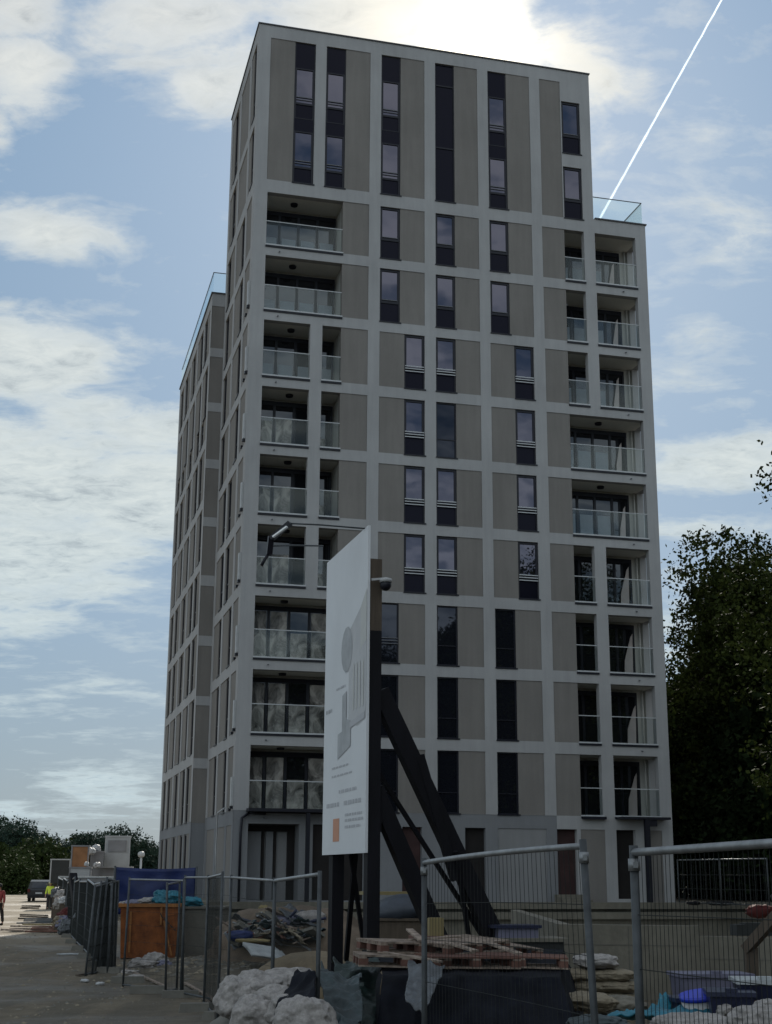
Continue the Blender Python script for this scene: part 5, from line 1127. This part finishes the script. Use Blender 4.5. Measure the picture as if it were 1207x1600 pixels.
def tub(px, py, Y, w, d, hh, mt, label, rz=0.0, lidm=None):
    p = at(px, py, Y); e = empty('storage_tub', (p.x, p.y, p.z), rz, label, 'tub', 'plastic tubs at the bottom right'); m = MB()
    m.hexa([(-w * .9, -d * .9, 0), (w * .9, -d * .9, 0), (w * .9, d * .9, 0), (-w * .9, d * .9, 0), (-w, -d, hh), (w, -d, hh), (w, d, hh), (-w, d, hh)]); m.build('body', mt, e)
    m = MB(); m.box(-w - .03, w + .03, -d - .03, d + .03, hh, hh + .045); m.box(-.06, .06, -d - .01, -d + .1, hh + .046, hh + .08); m.build('lid', lidm or mt, e)
tub(1112, 1568, 19.0, .46, .3, .34, M['lilac'], 'grey lilac tub behind the blue lidded bucket', 0.1)
tub(1142, 1592, 15.2, .22, .3, .24, M['navy_pl'], 'navy tub right of the bucket', -0.15, M['navy_pl'])
tub(1190, 1560, 15.6, .26, .3, .16, M['navy_pl'], 'dark tub with pale blue lid under the timber brace', -0.1, M['corr'])
tub(1075, 1590, 16.4, .2, .2, .18, M['navy_pl'], 'dark tub left of the bucket', 0.2)
for i, (px, py, Y, r, lbl) in enumerate([(1088, 1606, 13.6, (.5, .3, .13), 'white sack under the teal tarpaulin at the bottom edge'), (1196, 1597, 12.8, (.32, .3, .15), 'white sack in the bottom right corner'), (1150, 1612, 13.0, (.3, .3, .1), 'white sack between the tarpaulin and the corner'), (1200, 1578, 14.2, (.14, .2, .1), 'small white bag above the corner sack'), (1130, 1580, 15.0, (.1, .2, .09), 'pale rag right of the bucket')]):
    sack(at(px, py, Y), r, 110 + i, M['sack'], lbl, 'sack', 'white sacks at the bottom right', name='white_sack')
br = empty('timber_brace', tuple(at(1176, 1540, 19.5).xy) + (gh(11, 19.5),), 0, 'brown timber brace with a slanting beam at the right edge', 'brace'); bo = br.location.copy()
m = MB(); m.beam(at(1176, 1570, 19.5) - bo, at(1174, 1480, 19.5) - bo, .16, .12); m.build('post', M['brownwood'], br)
m = MB(); m.beam(at(1166, 1484, 19.5) - bo, at(1225, 1418, 19.0) - bo, .12, .13); m.build('beam', M['brownwood'], br)
m = MB(); p = at(1188, 1424, 45); m.blob((0, 0, 0), (.42, .3, .2), 3, .3, 2.4, (24, 14), .8); o = m.build('red_cover', M['red'], label='small dark red cover on the terrace wall at the right edge', cat='cover'); o.location = p
m = MB(); p = at(1180, 1446, 27.2); m.obox((0, 0, 0), .42, .2, .10, rotz(.1)); m.obox((.05, 0, .115), .3, .15, .014, rotz(.1)); o = m.build('dark_slab', M['dark_green_box'], label='dark slab lying on the concrete wall under the slanting beam', cat='slab'); o.location = (p.x, p.y, 0.66)
# low clutter on the terrace by the tower
for i, (px, py, mk, s, lbl) in enumerate([(1022, 1402, 'black', (.5, .3, .08), 'flat black cable bundle at the right foot of the tower'), (955, 1392, 'grey_sheet', (.5, .4, .38), 'grey rubble slope by the right hand door'), (1046, 1407, 'black', (.25, .2, .08), 'dark scrap at the tower corner')]):
    m = MB(); m.blob((0, 0, 0), s, 130 + i, .3, 2, (20, 12), .8); o = m.build('clutter', M[mk], label=lbl, cat='rubbish', group='clutter by the tower'); p = gnd(px, py + 2, .62); o.location = (p.x, min(p.y, 56), .62 + s[2] * .4)

# loose stones and crumbs of rubble on the dirt
gv = MB(); rg = random.Random(12)
def crumb(x, y, sz_):
    z = gh(x, y); n = len(gv.v); a0 = rg.uniform(0, 6.28)
    for k in range(5): a = a0 + k * 1.2566; q = sz_ * rg.uniform(.6, 1.1); gv.v.append((x + math.cos(a) * q, y + math.sin(a) * q, z - .01 + sz_ * rg.uniform(0, .15)))
    gv.v.append((x + sz_ * rg.uniform(-.3, .3), y + sz_ * rg.uniform(-.3, .3), z + sz_ * rg.uniform(.2, .5)))
    mi = rg.choice([0, 0, 0, 1, 1, 2])
    for k in range(5): gv.f.append((n + k, n + (k + 1) % 5, n + 5)); gv.m.append(mi); gv.sm.append(False)
for i in range(5200):
    y = rg.uniform(19, 62); x = -y * 0.29 + rg.random() ** 1.4 * (y * 0.29 + 1.5)
    if mnoise.noise(Vector((x * .5, y * .35, 7))) + .25 * rg.random() < 0.02: continue
    crumb(x, y, rg.choice([.015, .02, .025, .03, .03, .04, .065]))
for i in range(900): crumb(rg.gauss(-2.9, 1.7), rg.gauss(35.5, 1.8), rg.uniform(.03, .12))
for i in range(900): y = rg.uniform(13, 26); crumb(rg.uniform(0.3, y * .27), y, rg.uniform(.02, .07))
gv.build('gravel', [M['concrete_dark'], M['sandbag'], M['concrete']], kind='stuff', label='loose stones and crumbs of rubble scattered over the dirt', cat='gravel')

# ------------------------------------------------------------------ far left: cabins, crates, car, people
def boxthing(name, px0, px1, py0, py1, Y, depth, mt, label, cat, rz=0.17, trims=None, roofm=None, ridges=0):
    a, b = at(px0, py1, Y), at(px1, py0, Y); w = (b.x - a.x); hh = b.z - a.z
    e = empty(name, ((a.x + b.x) / 2, Y + depth / 2, a.z), rz, label, cat); m = MB(); m.box(-w / 2, w / 2, -depth / 2, depth / 2, 0, hh); m.build('body', mt, e)
    m = MB(); m.box(-w / 2 - .05, w / 2 + .05, -depth / 2 - .05, depth / 2 + .05, hh, hh + .08)
    for x in (-w / 2 - .03, w / 2 - .05): m.box(x, x + .08, -depth / 2 - .03, -depth / 2 - .002, 0, hh)
    m.build('frame', roofm or M['greyer_box'], e)
    if ridges:
        m = MB()
        for i in range(ridges): x = -w / 2 + (i + .5) * w / ridges; m.box(x - .04, x + .04, -depth / 2 - .03, -depth / 2 - .001, .1, hh - .1)
        m.build('ribs', mt, e)
    return e
e = boxthing('grey_container', 158, 198, 1308, 1356, 82, 2.4, M['grey_box'], 'light grey container box standing highest behind the blue banner', 'container', roofm=M['grey_box'])
m = MB(); m.box(-.55, .5, -1.26, -1.22, .9, 1.55); m.build('shutter', M['greyer_box'], e)
boxthing('grey_container', 86, 170, 1372, 1400, 72, 2.2, M['greyer_box'], 'long low grey box with a white top edge behind the fence', 'container', roofm=M['corr'])
boxthing('grey_container', 128, 200, 1356, 1372, 82.2, 3.0, M['greyer_box'], 'mid grey base under the highest container', 'container', roofm=M['grey_box'], ridges=5)
boxthing('timber_crate', 108, 136, 1323, 1356, 76, 1.2, M['orange_br'], 'orange brown plywood crate on a pale plinth', 'crate', roofm=M['greyer_box'])
boxthing('crate_plinth', 105, 138, 1357, 1372, 76, 1.5, M['grey_box'], 'pale plinth under the brown crate', 'plinth')
boxthing('grey_container', 138, 158, 1332, 1356, 80, 1.6, M['greyer_box'], 'smaller grey box with white bags between crate and container', 'container', ridges=3)
boxthing('dark_cabin', 72, 104, 1344, 1380, 92, 3.0, M['dark_green_box'], 'dark cabin with a light flat roof left of the brown crate', 'cabin', roofm=M['grey_box'])
# supports down to the ground so nothing hovers
for (px, Y, py, lb_) in ((178, 83.4, 1372, 'dark plinth under the highest grey container'), (150, 83.4, 1372, 'dark plinth left of the highest container'), (122, 76.7, 1372, 'dark plinth under the brown crate'), (130, 73, 1400, 'dark plinth under the long low grey box'), (96, 93.5, 1380, 'dark plinth under the dark cabin')):
    p = at(px, py, Y); m = MB(); m.box(p.x - .7, p.x + .7, Y - .8, Y + 1.0, ZG - .2, p.z - .1); m.box(p.x - .8, p.x + .8, Y - .9, Y + 1.1, p.z - .1, p.z - .02)
    m.build('container_base', M['concrete_dark'], label=lb_, cat='plinth', group='plinths of the site containers')
for i, (px, py, Y, s) in enumerate([(143, 1330, 79.5, .24), (151, 1326, 80.3, .26), (136, 1350, 75.3, .14), (152, 1352, 79, .2)]):
    sack(at(px, py, Y), (s, s, s * .9), 140 + i, M['white_pl'], ['white bag at the top left of the grey boxes', 'white bag highest beside the container', 'white bag against the brown crate', 'white bag between crate and container', 'small white bag left of the crate top', 'small white bag left of the crate'][i], 'bag', 'white bags on the grey boxes', name='white_bag')
for i, (px, py, Y, s, mk) in enumerate([(99, 1400, 62, .34, 'sack'), (95, 1412, 61, .34, 'sack'), (101, 1408, 60, .24, 'white_pl'), (116, 1426, 58, .3, 'white_pl'), (124, 1424, 58, .22, 'white_pl'), (101, 1432, 58, .3, 'red'), (114, 1434, 57, .5, 'red'), (99, 1441, 56, .3, 'lilac'), (92, 1396, 68, .35, 'grey_sheet'), (108, 1450, 54, .4, 'grey_sheet'), (94, 1438, 56, .25, 'sandbag'), (150, 1405, 55, .7, 'teal_dk'), (145, 1425, 50, .6, 'grey_sheet'), (125, 1400, 62, .6, 'grey_sheet')]):
    lbl = ['white bag leaning high on the fence by the car', 'bluish white bag below it', 'bright white bag right of the bluish one', 'white tub lid on the red tubs', 'small white scrap right of the red tubs', 'small red tub left', 'wide red tub behind the fence', 'lilac grey bag at the fence foot', 'grey bag beside the parked car', 'dark grey bag at the shadow edge', 'beige bag left of the red tub', 'dark green covered pile behind the roadside fence', 'dark grey covered pile left of the skip', 'grey covered pile below the long grey box'][i]
    p = at(px, py, Y); sack((p.x, p.y, max(p.z, ZG + s * .5)), (s, s, s * .8), 150 + i, M[mk], lbl, 'bag' if i < 11 else 'covered pile', 'bags and piles behind the roadside fence', name='site_bag', amp=.3)
    if p.z - s > ZG + .1:
        m = MB(); m.box(p.x - s * .7, p.x + s * .7, p.y - s * .6, p.y + s * .6, ZG - .05, p.z - s * .5); m.box(p.x - s * .75, p.x + s * .75, p.y - s * .65, p.y + s * .65, ZG - .05, ZG + .12)
        m.build('brick_stack', M['brownwood'], label='low dark stack under the ' + lbl, cat='stack', group='stacks behind the roadside fence')
# pallets and boards lying by the road
for i, (px, py, mk, s, lbl) in enumerate([(45, 1456, 'wood', .9, 'brown pallet lying nearest the road'), (62, 1453, 'wood_yellow', .8, 'yellowish boards lying beside the road'), (78, 1457, 'wood_red', .8, 'reddish boards at the fence foot'), (52, 1436, 'brownwood', .7, 'dark boards lying further along the road'), (60, 1443, 'grey_sheet', .8, 'grey sheet lying flat by the fence'), (48, 1420, 'brownwood', .6, 'dark scrap beside the parked car')]):
    p = gnd(px, py, ZG); e = empty('board_pile', (p.x, p.y, gh(p.x, p.y)), rr.uniform(-.3, .5), lbl, 'boards', 'boards lying along the road')
    for j in range(3):
        m = MB(); m.obox((rr.uniform(-.1, .1), (j - 1) * .3, .05 + .07 * j), s, .13, .03, rot(0, rr.uniform(-.04, .04), rr.uniform(-.25, .25))); m.build('board', M[mk], e)
# debris poles against the fence
for i, (a, b, w, lbl) in enumerate([((114, 1368, 54), (130, 1425, 52), .28, 'thick dark post leaning left of the roadside fence'), ((138, 1378, 50), (142, 1425, 50), .12, 'thin dark post behind the roadside fence'), ((88, 1388, 78), (90, 1425, 72), .14, 'pale upright board by the parked car'), ((107, 1390, 60), (105, 1450, 58), .14, 'pale upright post by the red tubs')]):
    m = MB(); p, q = at(*a), at(*b); q.z = ZG - .05; m.beam(p, q, w, w); m.build('leaning_post', M['black'] if i < 2 else M['greyer_box'], label=lbl, cat='post', group='posts by the roadside fence')
# lamp post far behind
lp = at(221, 1338, 120); e = empty('street_lamp', (lp.x, lp.y, ZG), 0, 'slim white lamp post in the distance before the far trees', 'lamp'); m = MB(); m.tube([(0, 0, 0), (0, 0, lp.z - ZG)], .09, 8); m.build('pole', M['white_pl'], e); m = MB(); m.blob((0, 0, lp.z - ZG + .15), (.3, .25, .25), 1, 0, 1, (12, 8), .8); m.build('lantern', M['white_pl'], e)
# parked dark car seen from behind
cp_ = gnd(61, 1411, ZG); cy_ = cp_.y; cpos = at(61, 1400, cy_ + 1)
car = empty('parked_car', (cpos.x, cy_ + 2.0, gh(cpos.x, cy_)), 0.12, 'dark estate car parked beside the far end of the roadside fence', 'car')
def car_body():
    prof = [(-2.1, .3), (-2.15, .9), (-2.0, 1.0), (-1.75, 1.55), (-1.2, 1.68), (.3, 1.66), (1.0, 1.05), (2.0, .85), (2.15, .35)]
    m = MB()
    def ring(x, tw): 
        return [(x * (1 if True else 0) * (tw if z > 1.0 else 1), y, z) for y, z in prof]
    n = len(prof); base = len(m.v); X = [-.88, -.8, 0, .8, .88]; 
    for x in X:
        for y, z in prof: m.v.append((x * (0.84 if z > 1.2 else 1.0), y, z))
    for i in range(4):
        for j in range(n - 1): a = i * n + j; m.f.append((a, a + 1, a + n + 1, a + n)); m.m.append(0); m.sm.append(False)
    m.f.append(tuple(range(n))); m.m.append(0); m.sm.append(False); m.f.append(tuple(range(4 * n, 5 * n))[::-1]); m.m.append(0); m.sm.append(False)
    m.f.append((0, n, 2 * n, 3 * n, 4 * n, 4 * n + n - 1, 3 * n + n - 1, 2 * n + n - 1, n + n - 1, n - 1)); m.m.append(0); m.sm.append(False)
    return m
car_body().build('body', M['carpaint'], car)
m = MB(); m.quad((-.62, -2.0, 1.06), (.62, -2.0, 1.06), (.56, -1.79, 1.5), (-.56, -1.79, 1.5)); m.build('rear_window', M['glass_door'], car)
for x in (-.78, .78): m = MB(); m.box(x - .1, x + .1, -2.2, -2.1, .75, 1.0); m.build('tail_lamp', M['red'], car)
m = MB(); m.box(-.82, .82, -2.25, -2.14, .32, .5); m.build('bumper', M['rubber'], car)
m = MB(); m.box(-.26, .26, -2.185, -2.165, .62, .74); m.build('number_plate', M['white_pl'], car)
for x in (-.8, .8):
    for y in (-1.3, 1.35): m = MB(); m.tube([(x - .1, y, .32), (x + .1, y, .32)], .32, 18); m.build('wheel', M['rubber'], car)

# ---- people
def skinned(name, verts, edges, radii, mt, parent, sub=2):
    me = bpy.data.meshes.new(name); me.from_pydata(verts, edges, []); me.materials.append(mt)
    o = bpy.data.objects.new(name, me); COL.objects.link(o); o.parent = parent
    sk = o.modifiers.new('skin', 'SKIN'); 
    for i, r in enumerate(radii): me.skin_vertices[0].data[i].radius = (r, r) if not isinstance(r, tuple) else r
    me.skin_vertices[0].data[0].use_root = True; sk.use_smooth_shade = True
    s = o.modifiers.new('sub', 'SUBSURF'); s.levels = s.render_levels = sub; return o
def ensure_skin(me):
    if not me.skin_vertices: pass
def person(loc, rz, H, label, top, trousers, hat=None, stride=0.12):
    e = empty('person', loc, rz, label, 'person'); k = H / 1.75
    V = [(0, 0, .95), (0, 0, 1.12), (0, 0, 1.36), (0, .01, 1.48), (0, .02, 1.56), (0, .03, 1.66), (0, .03, 1.72),
         (.10, 0, .90), (.11, stride, .50), (.11, stride * 1.1 - .05, .09), (.12, stride * 1.1 + .12, .035),
         (-.10, 0, .90), (-.11, -stride, .50), (-.11, -stride * 1.3 - .06, .10), (-.12, -stride * 1.3 + .10, .035),
         (.19, 0, 1.42), (.26, -.03, 1.14), (.28, .05, .90), (.285, .08, .80),
         (-.19, 0, 1.42), (-.26, .03, 1.14), (-.28, .10, .90), (-.285, .13, .80)]
    E_ = [(0, 1), (1, 2), (2, 3), (3, 4), (4, 5), (5, 6), (0, 7), (7, 8), (8, 9), (9, 10), (0, 11), (11, 12), (12, 13), (13, 14), (2, 15), (15, 16), (16, 17), (17, 18), (2, 19), (19, 20), (20, 21), (21, 22)]
    Rr = [(.15, .11), (.14, .10), (.17, .11), .055, .06, (.085, .10), .06, .09, .062, .045, .04, .09, .062, .045, .04, .06, .045, .034, (.038, .02), .06, .045, .034, (.038, .02)]
    nf = len(V)
    for s_, hnd in ((1, 18), (-1, 22)):
        hx, hy, hz = V[hnd]
        for j, (dy, ln) in enumerate([(-.028, .065), (-.009, .078), (.010, .072), (.028, .058)]):
            V.append((hx, hy + dy, hz - .05)); V.append((hx - s_ * .012, hy + dy, hz - .05 - ln)); Rr += [.009, .007]; E_ += [(hnd, len(V) - 2), (len(V) - 2, len(V) - 1)]
        V.append((hx - s_ * .01, hy + .045, hz - .01)); V.append((hx - s_ * .02, hy + .06, hz - .05)); Rr += [.010, .008]; E_ += [(hnd, len(V) - 2), (len(V) - 2, len(V) - 1)]
    sc_ = lambda L: [(x * k, y * k, z * k) for x, y, z in L]
    mr = lambda L: [(r * k if not isinstance(r, tuple) else (r[0] * k, r[1] * k)) for r in L]
    skinned('body', sc_(V), E_, mr(Rr), M['skin'], e)
    T_ = [(0, 0, .90), (0, 0, 1.12), (0, 0, 1.36), (0, .01, 1.44), (.19, 0, 1.43), (.262, -.03, 1.14), (.28, .04, .95), (-.19, 0, 1.43), (-.262, .03, 1.14), (-.28, .09, .95)]
    skinned('jacket', sc_(T_), [(0, 1), (1, 2), (2, 3), (2, 4), (4, 5), (5, 6), (2, 7), (7, 8), (8, 9)], mr([(.19, .14), (.17, .13), (.19, .13), .08, .08, .062, .05, .08, .062, .05]), top, e, 1)
    L_v = [(0, 0, .97), (.10, 0, .88), (.11, stride, .50), (.11, stride * 1.1 - .05, .12), (-.10, 0, .88), (-.11, -stride, .50), (-.11, -stride * 1.3 - .06, .13)]
    skinned('trousers', sc_(L_v), [(0, 1), (1, 2), (2, 3), (0, 4), (4, 5), (5, 6)], mr([(.16, .12), .11, .085, .07, .11, .085, .07]), trousers, e, 1)
    m = MB(); m.blob((0, .03 * k, 1.70 * k), (.115 * k, .135 * k, .10 * k), 1, 0, 1, (18, 10), 1.0)
    if hat: m.tube([(0, .05 * k, 1.675 * k), (0, .05 * k, 1.69 * k)], [.15 * k, .14 * k], 18)
    m.build('helmet' if hat else 'hair', hat or M['dkcloth'], e)
    for s_ in (1, -1): m = MB(); m.blob((s_ * .115 * k, (stride * (1.1 if s_ > 0 else -1.3) + .06) * k, .05 * k), (.05 * k, .14 * k, .05 * k), 1, 0, 1, (12, 8), .8); m.build('boot', M['rubber'], e)
    return e
p = gnd(77, 1421, ZG); person((p.x, p.y, gh(p.x, p.y)), math.pi, 1.72, 'person in yellow hi-vis jacket, dark trousers and pale helmet walking on the road', M['hivis'], M['dkcloth'], M['helmet'], .07)
p = gnd(-4, 1446, ZG); person((p.x, p.y, gh(p.x, p.y)), math.pi - .2, 1.75, 'person in red top and dark trousers cut by the left edge of the photo', M['redcloth'], M['dkcloth'], None, .16)
